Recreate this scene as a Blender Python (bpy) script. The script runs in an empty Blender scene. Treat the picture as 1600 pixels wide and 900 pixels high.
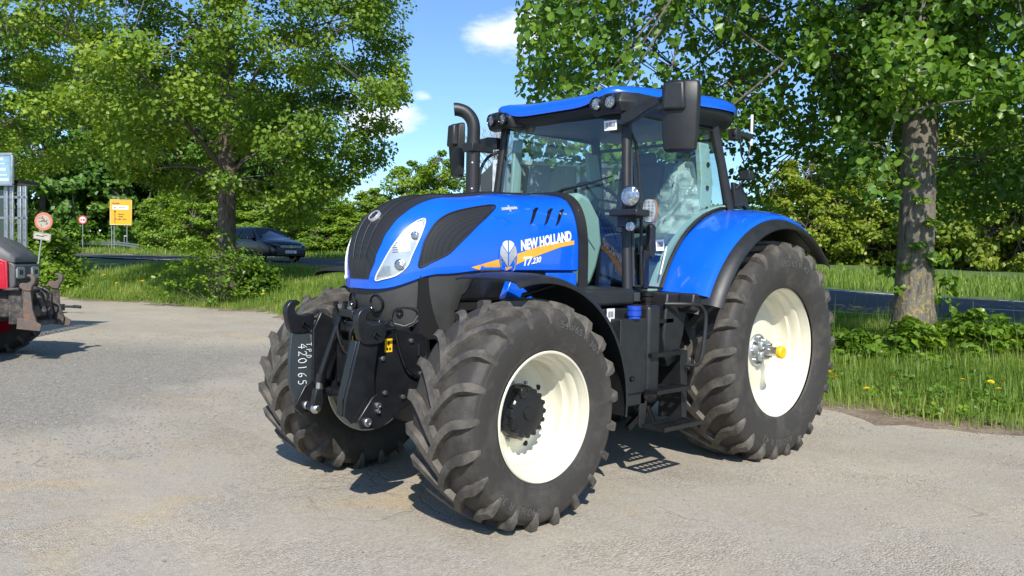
import bpy, bmesh, math, random
import numpy as np
from mathutils import Vector, Matrix, Quaternion
from mathutils.bvhtree import BVHTree
from mathutils.geometry import delaunay_2d_cdt
R = math.radians
PI = math.pi
sc = bpy.context.scene
col = sc.collection
random.seed(11)
rng = np.random.default_rng(7)

# ---------------------------------------------------------------- camera
CAM = (6.4458, 4.6603, 1.6871)
YAW, PIT, ROL, FPX = 3.95711, -0.040071, 0.020337, 1275.3
cd = bpy.data.cameras.new('camera'); cam = bpy.data.objects.new('camera', cd); col.objects.link(cam)
fw = Vector((math.cos(YAW)*math.cos(PIT), math.sin(YAW)*math.cos(PIT), math.sin(PIT)))
rr = Vector((math.sin(YAW), -math.cos(YAW), 0)); uu = rr.cross(fw)
r2 = rr*math.cos(ROL)+uu*math.sin(ROL); u2 = -rr*math.sin(ROL)+uu*math.cos(ROL)
cam.matrix_world = Matrix(((r2.x, u2.x, -fw.x, CAM[0]), (r2.y, u2.y, -fw.y, CAM[1]), (r2.z, u2.z, -fw.z, CAM[2]), (0, 0, 0, 1)))
cd.sensor_width = 36; cd.lens = FPX*36/1600; cd.clip_start = .05; cd.clip_end = 3000
sc.camera = cam

# ---------------------------------------------------------------- sky, sun, exposure
SUN_EL, SUN_AZ = 41.0, 52.0
w = bpy.data.worlds.new('World'); sc.world = w; w.use_nodes = True
wt = w.node_tree; wt.nodes.clear()
def N(t, kind, **kw):
    n = t.nodes.new(kind)
    for k, v in kw.items():
        setattr(n, k, v)
    return n
sky = N(wt, 'ShaderNodeTexSky', sky_type='NISHITA', sun_disc=False, sun_elevation=R(SUN_EL), sun_rotation=R(90-SUN_AZ),
        altitude=0, air_density=1.0, dust_density=0.25, ozone_density=3.5)
geo = N(wt, 'ShaderNodeTexCoord')
nz = N(wt, 'ShaderNodeTexNoise'); nz.inputs['Scale'].default_value = 7.0; nz.inputs['Detail'].default_value = 9; nz.inputs['Roughness'].default_value = .62
mp = N(wt, 'ShaderNodeMapping'); mp.inputs['Scale'].default_value = (1, 1, 2.8)
wt.links.new(geo.outputs['Generated'], mp.inputs[0]); wt.links.new(mp.outputs[0], nz.inputs['Vector'])
def cdir(az, el):   # azimuth relative to the view direction (right positive), elevation
    a = YAW-R(az); e = R(el)
    return (math.cos(a)*math.cos(e), math.sin(a)*math.cos(e), math.sin(e))
acc = None
CLOUDS = [(-1.6, 14.9, 4.2, 1.05), (1.6, 15.2, 5.8, 1.25), (-9.6, 9.0, 4.6, 1.7), (-8.0, 9.6, 3.6, 1.5), (-6.4, 10.7, 1.8, 1.1), (-1.6, 9.6, 4.0, .5), (2.0, 7.6, 4.0, .7), (20, 6.6, 3.6, .8), (-5, 5.6, 5, .3), (-15, 9, 5, .35), (30, 11, 9, .5), (70, 20, 18, .8), (-80, 22, 20, .8), (150, 30, 25, .8), (-150, 35, 22, .8)]
mz = N(wt, 'ShaderNodeMapping'); mz.inputs['Scale'].default_value = (1, 1, 2.0); wt.links.new(geo.outputs['Generated'], mz.inputs[0])
for az, el, rad, s in CLOUDS:
    d = N(wt, 'ShaderNodeVectorMath', operation='DISTANCE'); cdv = cdir(az, el); d.inputs[1].default_value = (cdv[0], cdv[1], cdv[2]*2)
    wt.links.new(mz.outputs[0], d.inputs[0])
    m = N(wt, 'ShaderNodeMapRange', interpolation_type='SMOOTHSTEP'); m.inputs[1].default_value = 0; m.inputs[2].default_value = R(rad); m.inputs[3].default_value = s; m.inputs[4].default_value = 0
    wt.links.new(d.outputs['Value'], m.inputs[0])
    if acc is None: acc = m.outputs[0]
    else:
        a = N(wt, 'ShaderNodeMath', operation='MAXIMUM'); wt.links.new(acc, a.inputs[0]); wt.links.new(m.outputs[0], a.inputs[1]); acc = a.outputs[0]
mu = N(wt, 'ShaderNodeMath', operation='MULTIPLY_ADD'); wt.links.new(nz.outputs[0], mu.inputs[0]); mu.inputs[1].default_value = 2.8; mu.inputs[2].default_value = -1.62
ad = N(wt, 'ShaderNodeMath', operation='ADD'); wt.links.new(mu.outputs[0], ad.inputs[0]); wt.links.new(acc, ad.inputs[1])
mr = N(wt, 'ShaderNodeMapRange', interpolation_type='SMOOTHSTEP'); mr.inputs[1].default_value = .12; mr.inputs[2].default_value = 1.15; mr.inputs[3].default_value = 0; mr.inputs[4].default_value = .95
wt.links.new(ad.outputs[0], mr.inputs[0])
tn = N(wt, 'ShaderNodeMix', data_type='RGBA', blend_type='MULTIPLY'); tn.inputs[0].default_value = 1; wt.links.new(sky.outputs[0], tn.inputs[6]); tn.inputs[7].default_value = (.80, .95, 1.10, 1)
mx = N(wt, 'ShaderNodeMix', data_type='RGBA'); wt.links.new(mr.outputs[0], mx.inputs[0]); wt.links.new(tn.outputs[2], mx.inputs[6]); mx.inputs[7].default_value = (7.6, 7.9, 8.4, 1)
bg = N(wt, 'ShaderNodeBackground'); bg.inputs[1].default_value = .125
wo = N(wt, 'ShaderNodeOutputWorld'); wt.links.new(mx.outputs[2], bg.inputs[0]); wt.links.new(bg.outputs[0], wo.inputs[0])
ld = bpy.data.lights.new('sun', 'SUN'); sun = bpy.data.objects.new('sun', ld); col.objects.link(sun)
ld.energy = 4.6; ld.angle = R(.53); ld.color = (1, .95, .87)
S = Vector((math.cos(R(SUN_AZ))*math.cos(R(SUN_EL)), math.sin(R(SUN_AZ))*math.cos(R(SUN_EL)), math.sin(R(SUN_EL))))
sun.rotation_euler = S.to_track_quat('Z', 'Y').to_euler(); sun.location = S*40
sc.view_settings.view_transform = 'Standard'; sc.view_settings.look = 'None'; sc.view_settings.gamma = 1; sc.view_settings.exposure = 0.42
sc.render.engine = 'CYCLES'
sc.cycles.max_bounces = 8; sc.cycles.transparent_max_bounces = 16

# ---------------------------------------------------------------- materials
def mat(name, c, rough=.5, metal=0., spec=.5, var=0., vs=6., bump=0., bs=40., dust=None, dv=.5, coat=0.):
    m = bpy.data.materials.new(name); m.use_nodes = True; t = m.node_tree; b = t.nodes['Principled BSDF']
    b.inputs['Base Color'].default_value = (*c, 1); b.inputs['Roughness'].default_value = rough
    b.inputs['Metallic'].default_value = metal; b.inputs['Specular IOR Level'].default_value = spec
    if coat: b.inputs['Coat Weight'].default_value = coat; b.inputs['Coat Roughness'].default_value = .025
    tc = N(t, 'ShaderNodeTexCoord')
    src = None
    if var or dust:
        n = N(t, 'ShaderNodeTexNoise'); n.inputs['Scale'].default_value = vs; n.inputs['Detail'].default_value = 6; n.inputs['Roughness'].default_value = .65
        t.links.new(tc.outputs['Object'], n.inputs['Vector'])
        mr = N(t, 'ShaderNodeMapRange'); mr.inputs[1].default_value = .3; mr.inputs[2].default_value = .7
        t.links.new(n.outputs[0], mr.inputs[0])
        mx = N(t, 'ShaderNodeMix', data_type='RGBA')
        if dust:
            mr.inputs[1].default_value = .62-dv*.3; mr.inputs[2].default_value = .9-dv*.3
            mx.inputs[6].default_value = (*c, 1); mx.inputs[7].default_value = (*dust, 1)
        else:
            mx.inputs[6].default_value = (*[x*(1-var) for x in c], 1); mx.inputs[7].default_value = (*[min(1, x*(1+var)) for x in c], 1)
        t.links.new(mr.outputs[0], mx.inputs[0]); t.links.new(mx.outputs[2], b.inputs['Base Color'])
        mr2 = N(t, 'ShaderNodeMapRange'); mr2.inputs[3].default_value = max(0, rough-.08); mr2.inputs[4].default_value = min(1, rough+.12)
        t.links.new(n.outputs[0], mr2.inputs[0]); t.links.new(mr2.outputs[0], b.inputs['Roughness'])
    if bump:
        n2 = N(t, 'ShaderNodeTexNoise'); n2.inputs['Scale'].default_value = bs; n2.inputs['Detail'].default_value = 4
        t.links.new(tc.outputs['Object'], n2.inputs['Vector'])
        bp = N(t, 'ShaderNodeBump'); bp.inputs['Strength'].default_value = bump; bp.inputs['Distance'].default_value = .01
        t.links.new(n2.outputs[0], bp.inputs['Height']); t.links.new(bp.outputs[0], b.inputs['Normal'])
    return m
M = {}
M['blue'] = mat('blue_paint', (.002, .108, .68), .26, var=.04, vs=3, coat=1., spec=.4)
M['black'] = mat('black_plastic', (.016, .017, .018), .42, var=.25, vs=9, bump=.12, bs=260)
M['cowl'] = mat('grey_cowl_plastic', (.045, .045, .043), .5, var=.2, vs=5, bump=.1, bs=300)
M['iron'] = mat('black_painted_iron', (.011, .012, .014), .3, var=.3, vs=8, bump=.08, bs=60, spec=.45)
M['slate'] = mat('slate_painted_plate', (.035, .045, .052), .42, var=.12, vs=6, bump=.05, bs=50)
M['rubber'] = mat('tyre_rubber', (.036, .032, .028), .64, dust=(.078, .069, .057), dv=.5, vs=5, bump=.35, bs=28)
M['lug'] = mat('lug_rubber', (.048, .044, .039), .66, dust=(.130, .115, .094), dv=.8, vs=9, bump=.35, bs=40)
M['sidetext'] = mat('raised_rubber_lettering', (.085, .08, .074), .6)
M['rim'] = mat('cream_rim_paint', (.66, .63, .50), .28, var=.03, coat=.3)
M['steel'] = mat('bright_steel', (.55, .55, .54), .3, 1.0, var=.2, vs=14)
M['galv'] = mat('galvanised_steel', (.48, .50, .51), .42, .85, var=.18, vs=11)
M['yellow'] = mat('yellow_plastic', (.85, .50, .01), .4)
M['orange'] = mat('orange_stripe', (.88, .40, .04), .35, var=.12, vs=3)
M['white'] = mat('white_decal', (.82, .82, .82), .4)
M['chalk'] = mat('white_marker', (.75, .78, .78), .8)
M['silver'] = mat('silver_decal', (.48, .49, .50), .35, .3, var=.3, vs=9)
M['bluecap'] = mat('blue_cap', (.01, .06, .42), .4)
M['amber'] = mat('amber_lens', (.80, .22, .01), .25)
M['teal'] = mat('pale_teal_trim', (.33, .46, .43), .55, var=.05)
M['interior'] = mat('dark_interior', (.05, .055, .06), .7)
M['blackgloss'] = mat('gloss_black', (.008, .008, .009), .12)
M['mesh'] = None
M['mirror'] = mat('mirror_glass', (.8, .8, .8), .03, 1.0)
M['bolt'] = mat('bolt_steel', (.35, .36, .37), .35, .9)
M['lampchrome'] = mat('lamp_chrome', (.52, .54, .56), .10, .95, var=.5, vs=24, bump=1., bs=34)
M['dark'] = mat('void_shade_and_black_print', (.006, .006, .006), .8)  # shade in holes and behind the cowl as colour; also black print, buttons
def glass(name, tint, rough=.015, fr=1.45, boost=0.):
    m = bpy.data.materials.new(name); m.use_nodes = True; t = m.node_tree; t.nodes.clear()
    tr = N(t, 'ShaderNodeBsdfTransparent'); tr.inputs[0].default_value = (*tint, 1)
    gl = N(t, 'ShaderNodeBsdfGlossy'); gl.inputs['Roughness'].default_value = rough; gl.inputs[0].default_value = (1, 1, 1, 1)
    ge = N(t, 'ShaderNodeNewGeometry'); dt = N(t, 'ShaderNodeVectorMath', operation='DOT_PRODUCT'); t.links.new(ge.outputs['Normal'], dt.inputs[0]); t.links.new(ge.outputs['Incoming'], dt.inputs[1])
    ab = N(t, 'ShaderNodeMath', operation='ABSOLUTE'); t.links.new(dt.outputs['Value'], ab.inputs[0])
    om = N(t, 'ShaderNodeMath', operation='SUBTRACT'); om.inputs[0].default_value = 1; t.links.new(ab.outputs[0], om.inputs[1])
    po = N(t, 'ShaderNodeMath', operation='POWER'); po.inputs[1].default_value = 4.5; t.links.new(om.outputs[0], po.inputs[0])
    mu = N(t, 'ShaderNodeMath', operation='MULTIPLY_ADD'); mu.inputs[1].default_value = .92; mu.inputs[2].default_value = .06+boost; t.links.new(po.outputs[0], mu.inputs[0])
    mx = N(t, 'ShaderNodeMixShader'); o = N(t, 'ShaderNodeOutputMaterial')
    t.links.new(mu.outputs[0], mx.inputs[0]); t.links.new(tr.outputs[0], mx.inputs[1]); t.links.new(gl.outputs[0], mx.inputs[2]); t.links.new(mx.outputs[0], o.inputs[0])
    return m
M['glass'] = glass('tinted_cab_glass', (.76, .87, .85), boost=.02)
M['lens'] = glass('clear_lens', (.94, .95, .96), boost=.05)
M['wrap'] = None
def wrapmat():
    m = bpy.data.materials.new('clear_plastic_wrap'); m.use_nodes = True; t = m.node_tree; t.nodes.clear()
    tr = N(t, 'ShaderNodeBsdfTransparent'); tr.inputs[0].default_value = (.85, .9, .9, 1)
    p = N(t, 'ShaderNodeBsdfPrincipled'); p.inputs['Base Color'].default_value = (.62, .74, .72, 1); p.inputs['Roughness'].default_value = .18
    n = N(t, 'ShaderNodeTexNoise'); n.inputs['Scale'].default_value = 5; n.inputs['Detail'].default_value = 5; n.inputs['Distortion'].default_value = 1.6
    tc = N(t, 'ShaderNodeTexCoord'); t.links.new(tc.outputs['Object'], n.inputs['Vector'])
    b = N(t, 'ShaderNodeBump'); b.inputs['Strength'].default_value = 1; b.inputs['Distance'].default_value = .05; t.links.new(n.outputs[0], b.inputs['Height']); t.links.new(b.outputs[0], p.inputs['Normal'])
    mr = N(t, 'ShaderNodeMapRange'); mr.inputs[1].default_value = .35; mr.inputs[2].default_value = .65; mr.inputs[3].default_value = .25; mr.inputs[4].default_value = .85; t.links.new(n.outputs[0], mr.inputs[0])
    mx = N(t, 'ShaderNodeMixShader'); o = N(t, 'ShaderNodeOutputMaterial')
    t.links.new(mr.outputs[0], mx.inputs[0]); t.links.new(tr.outputs[0], mx.inputs[1]); t.links.new(p.outputs[0], mx.inputs[2]); t.links.new(mx.outputs[0], o.inputs[0])
    return m
M['wrap'] = wrapmat()
def perfmat():
    m = mat('perforated_grille', (.022, .022, .023), .45); t = m.node_tree; b = t.nodes['Principled BSDF']
    tc = N(t, 'ShaderNodeTexCoord'); v = N(t, 'ShaderNodeTexVoronoi'); v.inputs['Scale'].default_value = 110; v.inputs['Randomness'].default_value = .0
    t.links.new(tc.outputs['Object'], v.inputs['Vector'])
    r = N(t, 'ShaderNodeMapRange'); r.inputs[1].default_value = .28; r.inputs[2].default_value = .38; t.links.new(v.outputs['Distance'], r.inputs[0])
    mx = N(t, 'ShaderNodeMix', data_type='RGBA'); mx.inputs[6].default_value = (.004, .004, .004, 1); mx.inputs[7].default_value = (.021, .021, .022, 1)
    t.links.new(r.outputs[0], mx.inputs[0]); t.links.new(mx.outputs[2], b.inputs['Base Color'])
    return m
M['mesh'] = perfmat()

# ---------------------------------------------------------------- mesh helpers
def link(o, parent=None):
    col.objects.link(o)
    if parent is not None: o.parent = parent
    return o
def tag(o, label=None, cat=None, group=None, kind=None):
    if label: o['label'] = label
    if cat: o['category'] = cat
    if group: o['group'] = group
    if kind: o['kind'] = kind
    return o
def empty(name, loc=(0, 0, 0), rz=0., parent=None):
    o = bpy.data.objects.new(name, None); o.location = loc; o.rotation_euler = (0, 0, rz); o.empty_display_size = .2
    return link(o, parent)
def copy_tree(o, parent=None):
    c = o.copy(); col.objects.link(c); c.parent = parent
    for ch in [x for x in o.children]: copy_tree(ch, c)
    return c
class MB:
    def __init__(s): s.v = []; s.f = []; s.m = []
    def add(s, vs, fs, mi=0, mtx=None):
        k = len(s.v)
        for p in vs:
            p = Vector(p)
            if mtx is not None: p = mtx @ p
            s.v.append(tuple(p))
        for f in fs: s.f.append(tuple(i+k for i in f)); s.m.append(mi)
        return s
    def box(s, c, d, rot=None, mi=0, tx=1., ty=1.):
        x, y, z = d[0]/2, d[1]/2, d[2]/2
        vs = [(-x, -y, -z), (x, -y, -z), (x, y, -z), (-x, y, -z), (-x*tx, -y*ty, z), (x*tx, -y*ty, z), (x*tx, y*ty, z), (-x*tx, y*ty, z)]
        m = Matrix.Translation(c)
        if rot is not None: m = m @ (rot if isinstance(rot, Matrix) else Matrix.Rotation(rot, 4, 'Z'))
        return s.add(vs, [(0, 3, 2, 1), (4, 5, 6, 7), (0, 1, 5, 4), (1, 2, 6, 5), (2, 3, 7, 6), (3, 0, 4, 7)], mi, m)
    def tube(s, pts, r, n=10, mi=0, cap=True):
        pts = [Vector(p) for p in pts]; rs = r if isinstance(r, (list, tuple)) else [r]*len(pts)
        rings = []; ref = None
        for i, p in enumerate(pts):
            if i == 0: t = pts[1]-p
            elif i == len(pts)-1: t = p-pts[i-1]
            else: t = (pts[i+1]-p).normalized()+(p-pts[i-1]).normalized()
            t.normalize()
            if ref is None: ref = Vector((0, 0, 1)) if abs(t.z) < .9 else Vector((1, 0, 0))
            a = t.cross(ref)
            if a.length < 1e-5: a = t.orthogonal()
            a.normalize(); b = a.cross(t).normalized(); ref = b
            rings.append([tuple(p+(a*math.cos(2*PI*k/n)+b*math.sin(2*PI*k/n))*rs[i]) for k in range(n)])
        vs = [q for g in rings for q in g]; fs = []
        for i in range(len(pts)-1):
            for k in range(n):
                fs.append((i*n+k, i*n+(k+1) % n, (i+1)*n+(k+1) % n, (i+1)*n+k))
        if cap: fs.append(tuple(reversed(range(n)))); fs.append(tuple(range((len(pts)-1)*n, len(pts)*n)))
        # face winding: make outward
        return s.add(vs, [tuple(reversed(f)) for f in fs], mi)
    def lathe(s, prof, n=48, axis='Y', c=(0, 0, 0), mi=0, mtx=None, closed=False):
        vs = []
        for k in range(n):
            a = 2*PI*k/n
            for (h, r) in prof:
                if axis == 'Y': vs.append((c[0]+r*math.cos(a), c[1]+h, c[2]+r*math.sin(a)))
                elif axis == 'Z': vs.append((c[0]+r*math.cos(a), c[1]+r*math.sin(a), c[2]+h))
                else: vs.append((c[0]+h, c[1]+r*math.cos(a), c[2]+r*math.sin(a)))
        m = len(prof); fs = []
        mm = m if closed else m-1
        for k in range(n):
            for j in range(mm):
                j2 = (j+1) % m
                fs.append((k*m+j, ((k+1) % n)*m+j, ((k+1) % n)*m+j2, k*m+j2))
        return s.add(vs, fs, mi, mtx)
    def prism(s, poly, y0, y1, plane='XZ', mi=0, mtx=None):
        n = len(poly)
        if plane == 'XZ': f = lambda p, h: (p[0], h, p[1])
        elif plane == 'YZ': f = lambda p, h: (h, p[0], p[1])
        else: f = lambda p, h: (p[0], p[1], h)
        vs = [f(p, y0) for p in poly]+[f(p, y1) for p in poly]
        fs = [tuple(range(n)), tuple(reversed(range(n, 2*n)))]+[(i, n+i, n+(i+1) % n, (i+1) % n) for i in range(n)]
        return s.add(vs, fs, mi, mtx)
    def sphere(s, c, r, n=12, mi=0, sc_=(1, 1, 1)):
        prof = [(-r*math.cos(PI*i/n), max(r*math.sin(PI*i/n), 1e-4)) for i in range(n+1)]
        m = Matrix.Translation(c) @ Matrix.Diagonal((*sc_, 1))
        return s.lathe(prof, n*2, 'Z', mi=mi, mtx=m)
    def build(s, name, mats, parent=None, bevel=0., seg=2, ang=35, loc=None, fix=True):
        me = bpy.data.meshes.new(name); me.from_pydata(s.v, [], s.f)
        if not isinstance(mats, (list, tuple)): mats = [mats]
        for m in mats: me.materials.append(m)
        me.polygons.foreach_set('material_index', s.m)
        if fix:
            b = bmesh.new(); b.from_mesh(me); bmesh.ops.remove_doubles(b, verts=b.verts, dist=1e-5); bmesh.ops.recalc_face_normals(b, faces=b.faces); b.to_mesh(me); b.free()
        me.polygons.foreach_set('use_smooth', [True]*len(me.polygons)); me.set_sharp_from_angle(angle=R(ang)); me.update()
        o = bpy.data.objects.new(name, me); link(o, parent)
        if loc: o.location = loc
        if bevel:
            bv = o.modifiers.new('bevel', 'BEVEL'); bv.width = bevel; bv.segments = seg; bv.limit_method = 'ANGLE'; bv.angle_limit = R(38); bv.harden_normals = False
        return o
def text_geo(s, size=1., offset=0., shear=0., sx=1.):
    cu = bpy.data.curves.new('t', 'FONT'); cu.body = s; cu.size = size; cu.offset = offset; cu.shear = shear; cu.resolution_u = 3
    o = bpy.data.objects.new('t', cu); col.objects.link(o); dg = bpy.context.evaluated_depsgraph_get(); me = o.evaluated_get(dg).to_mesh()
    vs = [(v.co.x*sx, v.co.y) for v in me.vertices]; fs = [tuple(p.vertices) for p in me.polygons]
    o.evaluated_get(dg).to_mesh_clear(); bpy.data.objects.remove(o); bpy.data.curves.remove(cu)
    return vs, fs
def flat_text(s, size, mtx, mat_, name, parent, offset=0., shear=0., sx=1., align='L'):
    vs, fs = text_geo(s, size, offset, shear, sx)
    if align == 'C':
        x0 = min(v[0] for v in vs); x1 = max(v[0] for v in vs); vs = [(v[0]-(x0+x1)/2, v[1]) for v in vs]
    mb = MB(); mb.add([(v[0], v[1], 0) for v in vs], fs, 0, mtx)
    return mb.build(name, mat_, parent, fix=False)
def catmull(pts, n=6, closed=False):
    P = [Vector(p) for p in pts]; out = []
    m = len(P)
    rngi = range(m if closed else m-1)
    for i in rngi:
        p0 = P[(i-1) % m] if closed or i > 0 else P[i]; p1 = P[i]; p2 = P[(i+1) % m]; p3 = P[(i+2) % m] if closed or i+2 < m else P[-1]
        for k in range(n):
            t = k/n; out.append(.5*((2*p1)+(p2-p0)*t+(2*p0-5*p1+4*p2-p3)*t*t+(3*p1-p0-3*p2+p3)*t**3))
    if not closed: out.append(P[-1])
    return out
# camera-aligned ground frame used for laying out the surroundings: s to the right, d away from the viewpoint
FH = (math.cos(YAW), math.sin(YAW)); RH = (math.sin(YAW), -math.cos(YAW))
def E(s, d, z=0.): return (CAM[0]+s*RH[0]+d*FH[0], CAM[1]+s*RH[1]+d*FH[1], z)
ERZ = math.atan2(RH[1], RH[0])   # world angle of +s
def EM(s, d, z=0., rz=0.): return Matrix.Translation(E(s, d, z)) @ Matrix.Rotation(ERZ+rz, 4, 'Z')   # local x = +s, local y = +d

# ================================================================ BLUE TRACTOR (X forward, Y to its left, origin under the rear axle)
T = empty('tractor')
tag(T, 'big blue four wheel drive tractor with cream rims parked on the gravel lot', 'tractor')
def lerp_s(x, xs, ys):
    if x <= xs[0]: return ys[0]
    for i in range(1, len(xs)):
        if x <= xs[i]:
            t = (x-xs[i-1])/(xs[i]-xs[i-1]); t = t*t*(3-2*t); return ys[i-1]+(ys[i]-ys[i-1])*t
    return ys[-1]
def hood_pt(t, p, grow=0.):
    ph = p*PI/2; cz = max(math.cos(ph), 0); sz = max(math.sin(ph), 0)
    ky = cz**(2/3.6); kz = sz**(2/3.0); W = .46+grow
    if t < .4: x = 1.80+.55*t/.4; y = W*ky
    else:
        th = (t-.4)/.6*PI/2
        y = W*ky*max(math.cos(th), 0)**(2/3.4)
        x = 2.35+(1.11+grow)*(cz**(2/7.0))*max(math.sin(th), 0)**(2/2.7)
    zt = lerp_s(x, [1.8, 2.3, 2.9, 3.50], [2.17, 2.15, 2.10, 2.0])+grow
    zb = lerp_s(x, [1.8, 2.7, 3.1, 3.5], [1.585, 1.585, 1.555, 1.445])
    return (x, y, zb+(zt-zb)*kz)
NT, NP = 56, 40
hm = MB()
def pw(j): # denser near the ends
    return j/NP
vs = []
for i in range(2*NT+1):
    t = i/NT if i <= NT else (2*NT-i)/NT; s = 1 if i <= NT else -1
    for j in range(NP+1):
        x, y, z = hood_pt(t, pw(j)); vs.append((x, s*y, z))
fs = [((i)*(NP+1)+j, i*(NP+1)+j+1, (i+1)*(NP+1)+j+1, (i+1)*(NP+1)+j) for i in range(2*NT) for j in range(NP)]
# close the hood's top seam: rows at j=NP from both sides meet on the centre line
hm.add(vs, fs)
# inward lip along the bottom edge
lip = [hood_pt(min(i, 2*NT-i)/NT, 0) for i in range(2*NT+1)]; lip = [(p[0], p[1]*(1 if i <= NT else -1), p[2]) for i, p in enumerate(lip)]
lv = lip+[(1.8+(p[0]-1.8)*.985, p[1]*.95, p[2]-.012) for p in lip]+[(1.8+(p[0]-1.8)*.97, p[1]*.9, p[2]+.03) for p in lip]
n1 = 2*NT+1
hm.add(lv, [(a*n1+i, a*n1+i+1, (a+1)*n1+i+1, (a+1)*n1+i) for a in range(2) for i in range(2*NT)])
hood = hm.build('hood', M['blue'], T, ang=50)
bvh = BVHTree.FromPolygons([v.co for v in hood.data.vertices], [tuple(p.vertices) for p in hood.data.polygons])
def project(pts, d, off):
    """3D points moved along -d onto the hood, lifted by off"""
    out = []
    d = Vector(d).normalized(); last = None
    for p in pts:
        h = bvh.ray_cast(Vector(p)+d*1.0, -d)
        if h[0] is None:
            q, nn, _, _ = bvh.find_nearest(Vector(p))
        else: q, nn = h[0], h[1]
        if nn.dot(d) < 0: nn = -nn
        out.append(tuple(q+nn*off))
    return out
def plane_basis(d):
    d = Vector(d).normalized(); u = Vector((0, 0, 1)).cross(d).normalized(); v = d.cross(u); return u, v, d
def decal(name, outline, d, off, m, parent, step=.025, skirt=.006, smooth=0, ang=50):
    u, v, dd = plane_basis(d)
    if smooth: outline = catmull(outline, smooth, True)
    O = sum((Vector(p) for p in outline), Vector())/len(outline)
    P2 = [Vector(((Vector(p)-O).dot(u), (Vector(p)-O).dot(v))) for p in outline]
    # densify the border
    Q = []
    for i in range(len(P2)):
        a, b = P2[i], P2[(i+1) % len(P2)]; k = max(1, int((b-a).length/step))
        for j in range(k): Q.append(a+(b-a)*j/k)
    nb = len(Q); x0 = min(q.x for q in Q); x1 = max(q.x for q in Q); y0 = min(q.y for q in Q); y1 = max(q.y for q in Q)
    def inside(p):
        c = False
        for i in range(nb):
            a, b = Q[i], Q[(i+1) % nb]
            if (a.y > p.y) != (b.y > p.y) and p.x < (b.x-a.x)*(p.y-a.y)/(b.y-a.y)+a.x: c = not c
        return c
    pts = list(Q); y = y0+step
    while y < y1:
        x = x0+step
        while x < x1:
            p = Vector((x, y))
            if inside(p) and min((p-q).length for q in Q) > step*.5: pts.append(p)
            x += step
        y += step
    cv, ce, cf, *_ = delaunay_2d_cdt(pts, [], [list(range(nb))], 1, 1e-6)
    w3 = [O+u*p.x+v*p.y for p in cv]
    up = project(w3, dd, off)
    mb = MB(); mb.add(up, [tuple(f) for f in cf])
    # skirt
    from collections import Counter
    ec = Counter()
    for f in cf:
        for i in range(len(f)): ec[frozenset((f[i], f[(i+1) % len(f)]))] += 1
    if skirt:
        low = project(w3, dd, off-skirt); k = len(mb.v); mb.v += low
        for e, c in ec.items():
            if c == 1:
                a, b = tuple(e); mb.f.append((a, b, b+k, a+k)); mb.m.append(0)
    o = mb.build(name, m, parent, ang=ang)
    bb = bmesh.new(); bb.from_mesh(o.data); loose = [x for x in bb.verts if not x.link_faces]; bmesh.ops.delete(bb, geom=loose, context='VERTS')
    for f in bb.faces:
        pass
    bb.to_mesh(o.data); bb.free()
    return o
def mir(pts): return [(p[0], -p[1], p[2]) for p in pts]
# grille strip, projected from the front-top diagonal
gr = [(.10, 1.512), (.175, 1.64), (.215, 1.76), (.235, 1.88), (.245, 1.97)]
front = [(3.6, y, z) for y, z in gr]; front = front+[(3.6, -y, z) for y, z in reversed(gr)]
dF = (1, 0, .35)
u_, v_, d_ = plane_basis(dF)
# the strip follows the nose and runs back over the top of the hood: build it as a lofted band
band = MB(); rows = []
def strip_w(q): return lerp_s(q, [0, .12, .3, .5, .72, 1], [.115, .185, .225, .24, .235, .20])
prof = []
for k in range(61):
    q = k/60
    if q < .45: c = (3.6, 0, 1.512+(q/.45)*.40); dd = Vector((1, 0, 0))
    else:
        a = (q-.45)/.55; dd = Vector((1, 0, 0)).lerp(Vector((0, 0, 1)), min(1, a*3.2)).normalized(); c = None
    prof.append((q, c, dd))
def centre_curve():
    pts = []
    for k in range(400):
        p = k/399; x, y, z = hood_pt(1, p); pts.append((x, z))
        if x < 2.36: break
    pts2 = [p for p in pts if p[1] > 1.512]
    for k in range(1, 12): pts2.append((2.36-.06*k, 2.16))
    return [p for p in pts2 if p[0] > 2.05]
cc = centre_curve(); L = [0]
for a, b in zip(cc, cc[1:]): L.append(L[-1]+math.hypot(b[0]-a[0], b[1]-a[1]))
def at_len(l):
    for i in range(1, len(L)):
        if L[i] >= l:
            t = (l-L[i-1])/max(1e-9, L[i]-L[i-1]); return (cc[i-1][0]+(cc[i][0]-cc[i-1][0])*t, cc[i-1][1]+(cc[i][1]-cc[i-1][1])*t)
    return cc[-1]
NB, NW = 90, 18
def strip_point(q, f, off):
    l = q*L[-1]; x, z = at_len(l); x2, z2 = at_len(min(L[-1], l+.03)); x0, z0 = at_len(max(0, l-.03))
    n = Vector((z2-z0, 0, -(x2-x0))).normalized()
    if n.dot(Vector((1, 0, 1))) < 0: n = -n
    wv = lerp_s(l, [0, .13, .26, .40, .55, .8, L[-1]], [.11, .16, .190, .210, .222, .22, .19])
    p = Vector((x, f*wv, z)); h = bvh.ray_cast(p+n*.5, -n)
    if h[0] is None: return p+n*off
    nn = h[1] if h[1].dot(n) > 0 else -h[1]
    ribs = .004*(1 if abs(abs(f)-.42) < .045 else 0)
    return h[0]+nn*(off+ribs)
vs = [tuple(strip_point(i/NB, -1+2*j/NW, .004)) for i in range(NB+1) for j in range(NW+1)]
nn0 = len(vs)
fs = [(i*(NW+1)+j, i*(NW+1)+j+1, (i+1)*(NW+1)+j+1, (i+1)*(NW+1)+j) for i in range(NB) for j in range(NW)]
vs += [tuple(strip_point(i/NB, s, -.006)) for s in (-1, 1) for i in range(NB+1)]
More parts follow.
